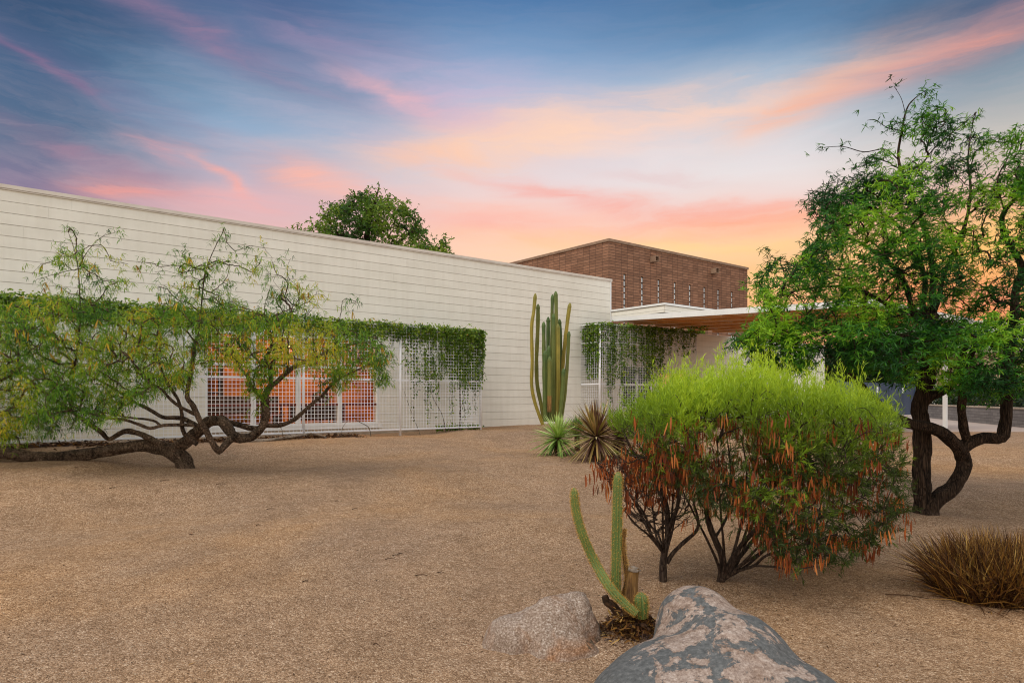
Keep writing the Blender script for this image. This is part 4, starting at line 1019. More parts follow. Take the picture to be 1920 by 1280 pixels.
for (q1, q2, dy) in (((1420, 930), (1450, 830), -.5), ((1350, 940), (1345, 820), -.5), ((1480, 960), (1560, 860), -.6), ((1500, 990), (1620, 930), -.3), ((1440, 900), (1480, 810), .2), ((1300, 960), (1250, 860), -.4), ((1530, 940), (1640, 860), .1)):
    S.limb([(1352, 1088, y), (1362 + (q1[0] - 1362) * .3, 1050, y + dy * .2), (q1[0], q1[1], y + dy * .7), (q2[0], q2[1], y + dy)], .018, .005, .04)
S.limb([(1340, 1010, y), (1365, 960, y + .3), (1370, 880, y + .4), (1360, 800, y + .4)], .018, .005, .04)
S.limb([(1414, 1060, y - .1), (1450, 1062, y - .3), (1490, 1067, y - .4), (1530, 1060, y - .4)], .015, .006, .04)
top = [(1210, 800), (1228, 765), (1262, 738), (1330, 728), (1420, 722), (1500, 745), (1560, 752), (1620, 762), (1665, 790), (1680, 840), (1600, 805), (1450, 790), (1300, 792), (1240, 800)]
body = [(1215, 800), (1300, 800), (1450, 800), (1600, 820), (1680, 840), (1690, 900), (1682, 980), (1640, 1020), (1560, 1050), (1480, 1055), (1440, 1020), (1380, 960), (1300, 930), (1230, 880)]
tA = vol(top, 720, y, 1.0, rs, 2.6, -.22, 2); tB = vol(body, 1350, y, .95, rs, 2.4, -.2, 5)
PTm = S.grow(np.concatenate([tA, tB]), rs, K=6, lift=.05, wob=.05, tipr=.0015, rscale=.0011, rexp=.42, keep=.62)
S.wood(sh, tuple(base), M['bark_shrub'], M['bark_shrub'], .2, 10, 4, 'stem')
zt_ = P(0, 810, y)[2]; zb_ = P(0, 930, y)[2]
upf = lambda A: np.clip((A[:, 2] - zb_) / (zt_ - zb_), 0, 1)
colf = lambda A, up: np.clip(.19 + .76 * up ** 1.2 + (clumprnd(A, 3.0, 4, -.5, .5) - .25) * .35, 0, 1)  # needle colour runs from dark in the body to lime at the top
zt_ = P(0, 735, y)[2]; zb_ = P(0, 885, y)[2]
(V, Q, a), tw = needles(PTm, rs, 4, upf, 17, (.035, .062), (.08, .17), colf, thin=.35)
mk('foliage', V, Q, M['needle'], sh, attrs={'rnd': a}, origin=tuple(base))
A, D = leafspray(PTm, 2, rs, .6, .05)
A = A[(A[:, 2] < P(0, 770, y)[2]) & (A[:, 2] > P(0, 1050, y)[2])]; A = A[rs.rand(len(A)) < np.clip((P(0, 760, y)[2] - A[:, 2]) / .28, .08, 1)]
A = A[(A[:, 1] < y + .05)]
cl = np.array([mnoise.noise(Vector(p * 3.2)) for p in A]); pxl = CX + A[:, 0] / A[:, 1] * F; A = A[cl > np.where(pxl < 1480, -.22, .08)]
V, Q, a = pods(A, rs, min(520, len(A)), 5)
mk('seed_pods', V, Q, M['pod'], sh, attrs={'rnd': a}, origin=tuple(base))['kind'] = 'stuff'

rs = np.random.RandomState(66)
base2 = on_ground(1244, 1089); y = base2[1]
sh2 = thing('half_bare_shrub', 'thinner shrub of bare grey twigs with green tips left of the big lime shrub', 'shrub', tuple(base2))
S = Skel()
S.limb([(1244, 1093, y), (1243, 1060, y), (1245, 1039, y), (1252, 1007, y), (1249, 951, y), (1235, 916, y), (1214, 881, y), (1186, 846, y), (1165, 800, y)], .032, .005, .04)
for (q1, q2, dy) in (((1200, 950), (1120, 868), -.3), ((1190, 980), (1150, 930), -.2), ((1215, 930), (1150, 850), .3), ((1262, 930), (1262, 840), .3), ((1270, 950), (1295, 860), -.2), ((1225, 990), (1180, 960), .3), ((1240, 930), (1215, 840), -.4)):
    S.limb([(1246, 1040, y), (1246 + (q1[0] - 1246) * .5, 1005, y + dy * .3), (q1[0], q1[1], y + dy * .7), (q2[0], q2[1], y + dy)], .010, .003, .04)
S.limb([(1250, 1055, y), (1262, 1036, y), (1280, 1018, y), (1305, 996, y), (1309, 975, y), (1300, 940, y)], .020, .007, .04)
S.limb([(1251, 1000, y), (1270, 950, y - .1), (1270, 900, y - .1), (1250, 850, y - .1), (1240, 800, y - .1)], .018, .006, .04)
S.limb([(1244, 1030, y), (1220, 1000, y - .1), (1195, 950, y - .2), (1165, 900, y - .2)], .014, .005, .04)
bare = vol([(1108, 862), (1150, 850), (1200, 820), (1290, 840), (1305, 940), (1300, 985), (1262, 990), (1235, 1010), (1205, 1005), (1180, 975), (1150, 920)], 900, y, .65, rs, 2, -.4, 7)
PTb = S.grow(bare, rs, K=6, lift=.0, wob=.045, keep=.72, tipr=.0018, rscale=.0013, rexp=.42)
V, Q = batch_tube(S.PT, S.RD, 4)
S.wood(sh2, tuple(base2), M['bark_shrub'], M['bark_shrub'], .2, 10, 4, 'stem')
S2 = Skel(); S2.p = S.pos[::3].copy(); S2.dir = np.tile(np.array([0, 0, 1.0]), (len(S2.p), 1)); S2.par = [-1] * len(S2.p)
lf = np.concatenate([vol([(1132, 812), (1160, 788), (1205, 772), (1250, 745), (1300, 742), (1290, 805), (1230, 822), (1180, 825), (1150, 825)], 220, y, .6, rs, 2.2, -.1, 3),
                     vol([(1170, 850), (1290, 850), (1290, 905), (1220, 900)], 50, y, .5, rs)])
PTf = S2.grow(lf, rs, K=5, lift=.1, wob=.05, tipr=.0016, rscale=.001, rexp=.4)
V, Q = batch_tube(S2.PT, S2.RD, 3); mk('twigs', V, Q, M['bark_shrub'], sh2, origin=tuple(base2))['kind'] = 'stuff'
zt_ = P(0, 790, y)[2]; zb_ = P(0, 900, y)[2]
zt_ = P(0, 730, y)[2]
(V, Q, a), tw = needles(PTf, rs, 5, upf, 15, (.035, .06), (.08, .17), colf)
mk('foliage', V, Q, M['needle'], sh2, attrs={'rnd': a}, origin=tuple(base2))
A, D = leafspray(PTb, 1, rs, .6, .03); A = A[(A[:, 2] > P(0, 930, y)[2])]; cl = np.array([mnoise.noise(Vector(p * 3.2)) for p in A]); A = A[cl > -.02]
V, Q, a = pods(A, rs, min(230, len(A)), 5)
mk('seed_pods', V, Q, M['pod'], sh2, attrs={'rnd': a}, origin=tuple(base2))['kind'] = 'stuff'

# ---------------------------------------------------------------- column cactus
YC = 17.0
base = P(1034, 790, YC); base[2] = g1(base[0], base[1])
cc = thing('column_cactus', 'tall clump of ribbed green column cactus stems standing against the white wall', 'cactus', tuple(base))
stems = [([(1004, 550), (1001, 583), (997, 614), (998, 678), (997, 720), (1003, 754), (1018, 796)], .2, .95, 17.0),
 ([(1009, 570), (1008.5, 614), (1006, 678), (1007.4, 720), (1012, 745), (1020, 785)], .1, .45, 17.15),
 ([(1019.5, 603), (1020, 656), (1021, 740), (1022, 790)], .0, .15, 16.8), ([(1022, 657), (1022, 720), (1023, 790)], 0, .1, 16.6),
 ([(1028, 594), (1027.5, 700), (1027.5, 790)], 0, .0, 17.2), ([(1029, 648), (1028, 790)], 0, .1, 16.7), ([(1030.6, 668), (1030, 742)], 0, .35, 16.5),
 ([(1036, 552), (1035, 614), (1034, 700), (1033, 790)], 0, .25, 17.1), ([(1042, 546), (1043, 593), (1042, 700), (1040, 790)], 0, .35, 16.95), ([(1038, 588), (1037, 700), (1036, 790)], 0, .2, 16.7),
 ([(1046, 607), (1046.5, 699), (1045, 790)], 0, .75, 16.7), ([(1049, 598), (1051, 657), (1049, 790)], 0, .1, 17.2),
 ([(1069, 568), (1064, 604), (1056, 678), (1049, 790)], 0, 1.0, 17.1), ([(1067, 621), (1064, 678), (1059, 741), (1051, 795)], 0, .3, 16.9), ([(1057, 690), (1054, 741), (1049, 790)], 0, .15, 16.6)]
for i, (pts, _, col, Yy) in enumerate(stems):
    c = catmull([P(a_, b_, Yy) for a_, b_ in pts][::-1], .05)
    n = len(c); r = np.full(n, .050) * (1 + .05 * np.sin(np.arange(n) * .5 + i)); r[-1] = .018; r[-2] = .042; r[-3] = .055
    r *= RS.uniform(.88, 1.05)
    b = MB(); b.tube(c, r, 14, .03, i, .24)
    col = min(1, max(0, col))
    ln = np.linspace(0, 1, n).repeat(14); at = np.concatenate([np.clip(col - .5 * np.clip(ln - .8, 0, 1) * 3, 0, 1), [col, col]])
    b.build('stem', M['cereus'], cc, origin=tuple(base), attrs={'rnd': at}, smooth=False)
b = MB(); c = catmull([P(1030, 772, 16.5), P(1030, 742, 16.5)], .05); b.tube(c, .055, 12, .1, 3, .15); b.build('dead_stem', M['stump'], cc, origin=tuple(base))

# ---------------------------------------------------------------- yuccas
def rosette(name, label, px, pyb, pyc, n, L, mat, rs, w=.032, lo=-.35, colfn=None, trunk=.08, skirt=0):
    g = on_ground(px, pyb); c = np.array([g[0], g[1], CZ - (pyc - H) / F * g[1]])
    t = thing(name, label, 'plant', tuple(g))
    i = np.arange(n); az = i * 2.39996 + rs.normal(0, .15, n); el = lo + (1.5 - lo) * (i / n) ** .85 + rs.normal(0, .08, n)
    d = np.stack([np.cos(az) * np.cos(el), np.sin(az) * np.cos(el), np.sin(el)], -1)
    K = 6; q = np.linspace(0, 1, K); Ln = rs.uniform(L[0], L[1], n) * (1 - .2 * np.clip(el, 0, 1.5) / 1.5)
    B = c[None] + d * .03
    P_ = B[:, None, :] + d[:, None, :] * (q[None, :, None] * Ln[:, None, None]); P_[..., 2] -= (q ** 2)[None, :] * (Ln * .12 * np.cos(el))[:, None]
    side = nrm(np.cross(d, np.array([0, 0, 1.0]) + rs.normal(0, .1, d.shape)))
    nn = nrm(np.cross(side, d))
    prof = np.array([.75, .95, 1.0, .85, .5, .03])
    Lr = P_ - side[:, None, :] * (prof * w * .5)[None, :, None] + nn[:, None, :] * (prof * w * .16)[None, :, None]
    Rr = P_ + side[:, None, :] * (prof * w * .5)[None, :, None] + nn[:, None, :] * (prof * w * .16)[None, :, None]
    V = np.stack([Lr, P_, Rr], 2).reshape(-1, 3)
    t_ = np.arange(n)[:, None, None] * K * 3; kk = np.arange(K - 1)[None, :, None] * 3; j = np.arange(2)[None, None, :]
    Q = np.stack([t_ + kk + j, t_ + kk + j + 1, t_ + kk + j + 4, t_ + kk + j + 3], -1).reshape(-1, 4)
    a = np.clip(np.repeat(colfn(el, rs), K * 3) + np.tile(np.repeat(q * .12, 3), n) + np.tile(np.array([.08, -.12, .08]), n * K), 0, 1)
    mk('leaves', V, Q, mat, t, attrs={'rnd': a}, origin=tuple(g))
    b = MB(); b.tube(catmull([g - np.array([0, 0, .05]), (g + c) / 2, c + np.array([0, 0, .02])], .03), trunk * .7, 9, .2); b.build('trunk', M['litter'], t, origin=tuple(g), smooth=True)
    return t
rs = np.random.RandomState(77)
rosette('yucca_plant', 'spiky yucca with fresh pale green blades at the foot of the column cactus', 1046, 853, 822, 150, (.48, .62), M['agave_green'], rs, .040, -1.1, lambda el, r: np.clip(.40 + .25 * el + r.normal(0, .18, len(el)), 0, 1))
rosette('yucca_plant', 'spiky yucca with dry brown and yellow blades right of the pale green yucca', 1118, 864, 819, 300, (.58, .86), M['agave_brown'], rs, .032, -1.1, lambda el, r: np.clip(.42 + r.normal(0, .28, len(el)), 0, 1))
rosette('yucca_plant', 'rightmost dry yucca half hidden behind the bare twigs of the thin shrub', 1162, 858, 822, 200, (.48, .72), M['agave_brown'], rs, .030, -1.1, lambda el, r: np.clip(.35 + r.normal(0, .26, len(el)), 0, 1))
rosette('yucca_plant', 'smaller green yucca tucked behind between the pale green and the brown yucca', 1082, 845, 815, 110, (.38, .52), M['agave_green'], rs, .032, -.3, lambda el, r: np.clip(.2 + r.normal(0, .15, len(el)), 0, 1))

# ---------------------------------------------------------------- boulders
def boulder(name, label, blobs, mat, rough, origin, sub=6, flat=None, seed=0, hard=6.0):
    bm_ = __import__('bmesh').new(); __import__('bmesh').ops.create_icosphere(bm_, subdivisions=sub, radius=1.0)
    D = np.array([v.co[:] for v in bm_.verts]); T = np.array([[v.index for v in f.verts] for f in bm_.faces]); bm_.free()
    c = np.array([0, 0, .12]); lo = np.zeros(len(D)); hi = np.full(len(D), 2.0)
    def f(p):
        s = 0
        for (ctr, rad) in blobs: s = s + np.exp(-hard * ((((p - np.array(ctr)) / np.array(rad)) ** 2).sum(1) - 1))
        return np.log(s) / hard
    for _ in range(24):
        m_ = (lo + hi) / 2; ins = f(c + D * m_[:, None]) > 0; lo = np.where(ins, m_, lo); hi = np.where(ins, hi, m_)
    V = c + D * lo[:, None]
    dsp = np.array([mnoise.noise(Vector(p * 3.1) + Vector((seed, 0, 0))) * 1.0 + mnoise.noise(Vector(p * 7) + Vector((0, seed, 0))) * .4 + mnoise.noise(Vector(p * 19)) * .14 + mnoise.noise(Vector(p * 46)) * .07 for p in V])
    V = V + D * (dsp * rough)[:, None]
    o = mk(name, V, None, mat, T=T, smooth=True); o.location = origin
    return tag(o, label, 'boulder')
og = on_ground(1340, 1262)
o2 = np.array([(1340 - CX) / F * 3.45, 3.45, g1(1.02, 3.45)])
boulder('boulder', 'large smooth boulder with grey stone and pinkish lichen crust in the foreground', [((-.06, -.05, -.01), (.52, .50, .31)), ((.0, .36, .155), (.23, .28, .29)), ((.09, .10, .10), (.31, .40, .29)), ((.24, -.2, -.02), (.34, .36, .25)), ((-.38, -.20, -.02), (.30, .34, .25))], M['rock_grey'], .022, tuple(o2 + np.array([0, -.05, -.04])), seed=2)
o1 = np.array([(1026 - CX) / F * 4.12, 4.12, g1(.2, 4.12)])
boulder('boulder', 'smaller speckled pink granite boulder with rusty stains beside the torch cactus', [((.03, 0, .05), (.27, .23, .245)), ((-.20, -.02, .0), (.19, .19, .20)), ((.19, .04, .09), (.16, .18, .21)), ((.1, -.15, -.05), (.23, .17, .17))], M['rock_pink'], .065, tuple(o1 + np.array([0, 0, -.035])), seed=7, hard=9)

# ---------------------------------------------------------------- torch cactus
rs = np.random.RandomState(88)
YT = 4.25
base = on_ground(1180, 1180); YT = base[1]
tc_ = thing('torch_cactus', 'foreground golden spined cactus with two tall green stems between the boulders', 'cactus', tuple(base))
def spiny(pts, r, ribs, name, col, cap=3, spn=True, rr=None):
    c = catmull([P(*q) for q in pts], .02); n = len(c)
    R_ = np.full(n, r) if rr is None else np.interp(np.linspace(0, 1, n), np.linspace(0, 1, len(rr)), rr) * r
    t = np.clip((np.arange(n)[::-1]) / 3.0, 0, 1); R_ = R_ * np.sqrt(np.clip(1 - (1 - t) ** 2, .04, 1)); 
    b = MB(); V, Q, T = tube(c, R_, ribs * 2, .015, 1, .17); b.raw(V, Q, T)
    o = b.build(name, M['torch'], tc_, origin=tuple(base), attrs={'rnd': np.clip(np.full(len(V), col) + np.concatenate([np.tile((np.arange(ribs * 2) % 2 == 0) * .35, n), [0, 0]]), 0, 1)})
    if spn:
        crest = V[:n * ribs * 2].reshape(n, ribs * 2, 3)[:, ::2]; cn_ = c[:, None, :]
        q = rs.rand(int(n * ribs * 8)) * (n - 1.01); i = q.astype(int); f = (q - i)[:, None]; j = rs.randint(0, ribs, len(q))
        B = crest[i, j] * (1 - f) + crest[i + 1, j] * f; out = nrm(B - (c[i] * (1 - f) + c[i + 1] * f))
        d = out + rs.normal(0, .55, B.shape)
        V2, Q2, a2 = blades(B, d, rs.uniform(.008, .018, len(B)), .0020, rs.rand(len(B)), rs)
        mk('spines', V2, Q2, M['spine'], o, attrs={'rnd': a2}, origin=tuple(base))
    return o
y = YT
spiny([(1194, 1150, y - .15), (1168, 1128, y - .12), (1142, 1099, y - .08), (1113, 1049, y), (1090, 995, y), (1079, 951, y), (1076, 914, y)], .0275, 11, 'stem', .45, rr=[.8, .95, 1, 1, .95, .9, .85])
spiny([(1157, 1120, y), (1155, 1098, y), (1156, 1040, y), (1157, 987, y), (1158, 930, y), (1159, 884, y)], .031, 11, 'stem', .3, rr=[1, .95, 1, 1, .95, .85])
spiny([(1203, 1158, y - .1), (1203, 1140, y - .1), (1202, 1124, y - .1), (1202, 1110, y - .1)], .041, 12, 'pup', .25, rr=[.75, 1, 1, .8])
dsx = spiny([(1168, 1120, y + .02), (1176, 1085, y + .02), (1171, 1045, y + .02), (1168, 1013, y + .02), (1172, 990, y + .02)], .0165, 8, 'dry_stem', 1.0, rr=[1, .95, .8, .8, .95]); dsx.data.materials.clear(); dsx.data.materials.append(M['stump'])
b = MB(); c = catmull([P(1180, 1150, y - .05), P(1183, 1120, y - .05), P(1186, 1090, y - .05), P(1190, 1064, y - .05)], .02)
b.tube(c, np.linspace(.042, .030, len(c)), 16, .14, 3, .12); b.build('dead_stem', M['stump'], tc_, origin=tuple(base))
b = MB(); c = [P(1190, 1066, y - .05), P(1191, 1058, y - .05), P(1192, 1054, y - .05)]; b.tube([c[0] - np.array([0, 0, .012]), c[0], c[0] + np.array([.004, 0, .014])], [.033, .030, .012], 10, .9, 9); b.build('cut_top', M['deadwood'], tc_, origin=tuple(base), smooth=True)
b = MB(); c = catmull([P(1160, 1150, y), P(1148, 1135, y), P(1138, 1128, y), P(1134, 1116, y)], .02); b.tube(c, np.linspace(.03, .022, len(c)), 12, .3, 5, .2); b.build('dead_stem', M['litter'], tc_, origin=tuple(base))
# dead litter collar
n = 1500; q = rs.normal(size=(n, 2)) * np.array([.095, .085]); B = np.stack([base[0] + q[:, 0], base[1] - .03 + q[:, 1], np.zeros(n)], -1)
B[:, 2] = gz(B[:, 0], B[:, 1]) + np.abs(rs.normal(0, .035, n)) * np.exp(-(q ** 2).sum(1) / .03) * 2.4
d = rs.normal(size=(n, 3)) * np.array([1, 1, .6]) + np.array([0, 0, .15])
V, Q, a = ribbons(B, d, rs.uniform(.02, .07, n), rs.uniform(.004, .012, n), .4, np.clip(rs.rand(n) ** 1.6, 0, 1), None, (.8, 1, .4), rs)
mk('litter', V, Q, M['drygrass'], tc_, attrs={'rnd': a}, origin=tuple(base))['kind'] = 'stuff'
b = MB()
for k in range(26):
    p = base + np.array([rs.normal(0, .06), rs.normal(-.02, .05), .02 + abs(rs.normal(0, .03))]); p[2] += 0
    d = nrm(rs.normal(size=3) * np.array([1, 1, .4])); L = rs.uniform(.03, .09)
    b.tube(catmull([p, p + d * L * .5 + np.array([0, 0, .01]), p + d * L], .015), rs.uniform(.006, .016), 7, .35, k)
b.build('debris', M['litter'], tc_, origin=tuple(base))['kind'] = 'stuff'

# ---------------------------------------------------------------- dry grass clump, weeds, hedge, far things
def clump(name, label, cat, cx_, cy_, rx, ry, n, L, w, mat, rs, lean=.5, part='blades', kind=None, curve=.4, pw=1.0):
    g = np.array([cx_, cy_, g1(cx_, cy_)])
    ang = rs.rand(n) * 2 * PI; rad = rs.rand(n) ** .5
    B = np.stack([cx_ + rx * rad * np.cos(ang), cy_ + ry * rad * np.sin(ang), np.zeros(n)], -1); B[:, 2] = gz(B[:, 0], B[:, 1]) - .01
    d = np.stack([np.cos(ang) * rad * lean, np.sin(ang) * rad * lean, np.ones(n)], -1) + rs.normal(0, .26 if n < 3000 else .36, (n, 3))
    V, Q, a = ribbons(B, d, rs.uniform(L[0], L[1], n) * (1 - .15 * rad), rs.uniform(w[0], w[1], n), curve, rs.rand(n) ** pw, None, (.8, 1, .08), rs)
    t = thing(name, label, cat, tuple(g))
    mk(part, V, Q, mat, t, attrs={'rnd': a}, origin=tuple(g))
    return t
rs = np.random.RandomState(99)
gg = on_ground(1895, 1112)
clump('dry_grass', 'low clump of dry brown bunch grass at the right edge of the yard', 'grass clump', gg[0] + .02, gg[1], .52, .36, 8500, (.28, .70), (.005, .010), M['drygrass'], rs, .20, curve=.40, pw=1.2)
b = None
for (px, py, r, n, lab) in ((120, 826, .35, 160, 'small green weed tuft under the trellis at the far left'), (850, 803, .30, 120, 'small green weed patch at the foot of the trellis end post')):
    g = on_ground(px, py); clump('weed', lab, 'weed', g[0], g[1], r, .08, n, (.08, .22), (.006, .012), M['grass'], rs, .6)
# leaf litter line below the trellis
n = 5200; s = rs.uniform(-4, 6.6, n); w = 1.15 + rs.normal(0, .16, n) ; B = np.array([W(a, c) for a, c in zip(s, w)])
B[:, 2] = gz(B[:, 0], B[:, 1]) + np.abs(rs.normal(0, .03, n)) + .005
V, Q, a = ribbons(B, rs.normal(size=(n, 3)) * np.array([1, 1, .4]), rs.uniform(.03, .09, n), rs.uniform(.01, .03, n), .3, rs.rand(n) ** 2 * .7, None, (.8, 1, .4), rs)
cen = [(P(1350, 744, 5.5)[:2], 1.3, 900), (P(1244, 744, 5.5)[:2], .9, 400), (P(1745, 744, 8.0)[:2], 2.0, 900), (P(343, 744, 10.0)[:2], 2.2, 700), (P(120, 744, 10.0)[:2], 1.8, 700), (P(1100, 744, 12.3)[:2], 1.0, 350), (P(1060, 744, 17)[:2], 1.2, 150), (P(1880, 744, 5.3)[:2], .9, 400), (P(900, 744, 7.5)[:2], 5.0, 420), (P(1180, 744, 4.3)[:2], .5, 120)]
for (c2, rad_, n_) in cen:
    q = rs.normal(size=(n_, 2)) * rad_ * .6 + c2; B2 = np.stack([q[:, 0], q[:, 1], gz(q[:, 0], q[:, 1]) + .004], -1)
    V2, Q2, a2 = ribbons(B2, rs.normal(size=(n_, 3)) * np.array([1, 1, .12]), rs.uniform(.010, .038, n_), rs.uniform(.003, .008, n_), .1, rs.rand(n_) ** 1.3 * .9, np.tile(np.array([0, 0, 1.0]), (n_, 1)), (.7, 1, .3), rs)
    Q = np.concatenate([Q, Q2 + len(V)]); V = np.concatenate([V, V2]); a = np.concatenate([a, a2])
tag(mk('leaf_litter', V, Q, M['drygrass'], attrs={'rnd': a}), 'dry leaf litter heaped along the trellis foot and scattered under the trees and shrubs', 'litter', kind='stuff')
# fallen branch lying on the ground by the trellis foot
p0 = P(470, 828, 13.2); 
pts = [P(455, 826, 13.1), P(500, 827, 13.3), P(550, 824, 13.6), P(585, 818, 13.9), P(615, 826, 14.0)]
pts = [np.array([p[0], p[1], g1(p[0], p[1]) + .03 + (.05 if i in (2, 3) else 0)]) for i, p in enumerate(pts)]
t = thing('fallen_branch', 'old grey branch lying on the gravel along the trellis behind the mesquite', 'branch', tuple(pts[1]))
b = MB()
for k in range(3): c = catmull([p + rs.normal(0, .03, 3) * np.array([1, 1, .5]) for p in pts], .08); b.tube(c, np.linspace(.032, .010, len(c)), 7, .3, k)
b.build('wood', M['deadwood'], t, origin=tuple(pts[1]))

g = thing('steel_gate', 'dark blue steel double gate with two small white handles beyond the white wall', 'gate', tuple(W(30.7, 0, .58)), ROT)
def gs(px): Yy = wall_depth(px); return ((px - CX) / F * Yy) * UX + Yy * UY - 30.7
a0, a1 = gs(1575), gs(1713); mid = gs(1665); gh = Z(.70) - .58
MB().box(a0, mid - .01, -.03, .03, .02, gh).build('gate_leaf', M['steelblue'], g); MB().box(mid + .01, a1, -.03, .03, .02, gh).build('gate_leaf', M['steelblue'], g)
for px in (1643, 1690.7): x = gs(px); MB().box(x - .04, x + .04, -.08, -.032, Z(.22) - .58, Z(.50) - .58).build('handle', M['wire'], g)
for x in (a0 - .06, a1 + .06): MB().box(x - .05, x + .05, -.06, .06, 0, gh + .12).build('post', M['steelblue'], g)

pA = P(1716, 744, 32.3); pB = P(2080, 744, 15.8); gb = thing('block_wall', 'low grey block garden wall beyond the paved path at the right', 'wall', (pA[0], pA[1], .5), math.atan2(pB[1] - pA[1], pB[0] - pA[0]))
Lw = float(np.hypot(*(pB - pA)[:2]))
MB().box(0, Lw, -.1, .1, .0, Z(-.36) - .5).build('blocks', M['greyblock'], gb)
MB().box(-.01, Lw, -.12, .12, Z(-.36) - .497, Z(-.31) - .5).build('cap', M['footing'], gb)
# hedge behind the low wall
hn = 9000; q = rs.rand(hn); off = rs.uniform(.25, 1.3, hn); dirn = nrm((pB - pA)[:2]); nrm2 = np.array([-dirn[1], dirn[0]]) * -1
if nrm2[1] < 0: nrm2 = -nrm2
nrm2 = np.array([dirn[1], -dirn[0]]); 
if nrm2[0] < 0: nrm2 = -nrm2
B = np.stack([pA[0] + dirn[0] * q * Lw + nrm2[0] * off, pA[1] + dirn[1] * q * Lw + nrm2[1] * off, rs.uniform(.6, 1.85 , hn) + .15 * np.sin(q * 25)], -1)
V, Q, a = ribbons(B, rs.normal(size=(hn, 3)), rs.uniform(.08, .16, hn), rs.uniform(.05, .09, hn), .2, None, None, (.6, 1, .4), rs)
hd = thing('hedge', 'dark green clipped hedge behind the low grey block wall', 'hedge', (pA[0] + nrm2[0] * .7, pA[1] + nrm2[1] * .7, .6))
mk('foliage', V, Q, M['hedge'], hd, attrs={'rnd': a}, origin=tuple(hd.location))
q2 = np.linspace(0, 1, 40); b = MB()
for k in q2: p = np.array([pA[0] + dirn[0] * k * Lw + nrm2[0] * .75, pA[1] + dirn[1] * k * Lw + nrm2[1] * .75, .5]); b.tube([p, p + np.array([0, 0, .9])], .02, 5)
b.build('stems', M['twig'], hd, origin=tuple(hd.location))
# tan building in the distance, right edge
pt = P(1905, 744, 34); tb = thing('tan_building', 'tan stucco building in the distance behind the hedge at the right', 'building', (pt[0], pt[1], .5), math.radians(-12))
MB().box(-1.4, 9, 0, 6, 0, 3.2).build('wall', M['tan'], tb); MB().box(-1.6, 9.2, -.2, 6.2, 3.203, 3.4).build('roof', M['footing'], tb)
f = MB().box(.1, 1.0, -.04, -.002, .95, 1.75).build('window', M['trim'], tb); MB().box(.16, .94, -.06, -.042, 1.0, 1.70).build('pane', M['darkglass'], f)

# background: dark trees and a white building far behind the gate
rs = np.random.RandomState(61)
for (px, Yb_, hw_, ytop, lab) in ((1600, 40, 70, 632, 'dark bushy tree behind the blue steel gate, nearest the white wall'), (1740, 44, 95, 618, 'dark bushy tree behind the blue steel gate, above its right post'), (1985, 46, 110, 600, 'dark bushy tree beyond the tan building at the right edge')):
    c0 = P(px, 744, Yb_); gzz = g1(c0[0], c0[1]); t = thing('background_tree', lab, 'tree', (c0[0], c0[1], gzz))
    top_ = CZ + (H - ytop) / F * Yb_; Rw = hw_ / F * Yb_; n = 9000
    pp = nrm(rs.normal(size=(n, 3))) * (rs.rand(n, 1) ** .45) * np.array([Rw, Rw, (top_ - gzz - .6) / 2]) + np.array([c0[0], c0[1], (top_ + gzz + .6) / 2])
    kp = np.array([mnoise.noise(Vector(p * 1.1)) for p in pp]) > -.3; pp = pp[kp]
    V, Q, a = ribbons(pp, rs.normal(size=pp.shape) + np.array([0, 0, -.2]), rs.uniform(.15, .28, len(pp)), rs.uniform(.07, .12, len(pp)), .3, None, None, (.6, 1, .3), rs)
    mk('foliage', V, Q, M['hedge'], t, attrs={'rnd': a}, origin=tuple(t.location))
    b = MB(); b.tube(catmull([(0, 0, -.1), (.1, 0, .8), (0, .1, (top_ - gzz) * .7)], .3), .14, 7, .1); b.build('trunk', M['twig'], t)
pf = P(1800, 744, 58); fb = thing('far_white_building', 'distant flat white building glimpsed through the right tree crown', 'building', (pf[0], pf[1], .5), math.radians(4))
MB().box(-3, 14, 0, 8, 0, 7.2).build('wall', M['trim'], fb); MB().box(-3.2, 14.2, -.2, 8.2, 7.203, 7.5).build('roof', M['coping'], fb)

# shrub on the entrance roof
rs = np.random.RandomState(12)
c0 = W(21.4, -.9, EZ + .25); t = thing('rooftop_shrub', 'small round green plant showing above the canopy roof edge', 'plant', tuple(c0 - np.array([0, 0, .25])))
pp = rs.normal(size=(900, 3)); pp = nrm(pp) * rs.rand(900, 1) ** .4 * np.array([.32, .32, .24]) + c0 + np.array([0, 0, .12])
V, Q, a = ribbons(pp, nrm(pp - c0) + rs.normal(0, .4, pp.shape), .09, .04, .2, None, None, (.6, 1, .3), rs); mk('foliage', V, Q, M['vine'], t, attrs={'rnd': a}, origin=tuple(t.location))
b = MB()
for k in range(7): d = rs.normal(0, .1, 3); b.tube([c0 - np.array([0, 0, .25]), c0 + np.array([d[0], d[1], .2])], .008, 5)
b.build('stem', M['twig'], t, origin=tuple(t.location))

# twigs and dead leaves on the gravel
rs = np.random.RandomState(5)
for (px, py, L) in ((355, 1003, .06), (300, 902, .12), (405, 908, .18), (205, 916, .09), (722, 1049, .10), (778, 1080, .10), (735, 1043, .06), (500, 955, .10), (1065, 1115, .08), (628, 940, .06), (700, 1210, .05), (567, 1092, .04), (1545, 958, .25), (1660, 1115, .28), (660, 955, .07), (140, 876, .25), (480, 985, .05), (995, 893, .05), (745, 1040, .06), (820, 1075, .06)):
    g = on_ground(px, py); a_ = rs.rand() * 1.2 - .6; d = np.array([math.cos(a_), math.sin(a_), 0])
    t = MB(); c = catmull([np.array([0, 0, .006]), d * L * .5 + np.array([.0, .01, .012]), d * L + np.array([0, 0, .006])], .02)
    t.tube(c, np.linspace(.0045, .002, len(c)), 5, .2); o = t.build('twig', M['litter']); o.location = g
    tag(o, 'small dark dead twig lying on the gravel', 'twig', 'dead twigs scattered on the gravel')

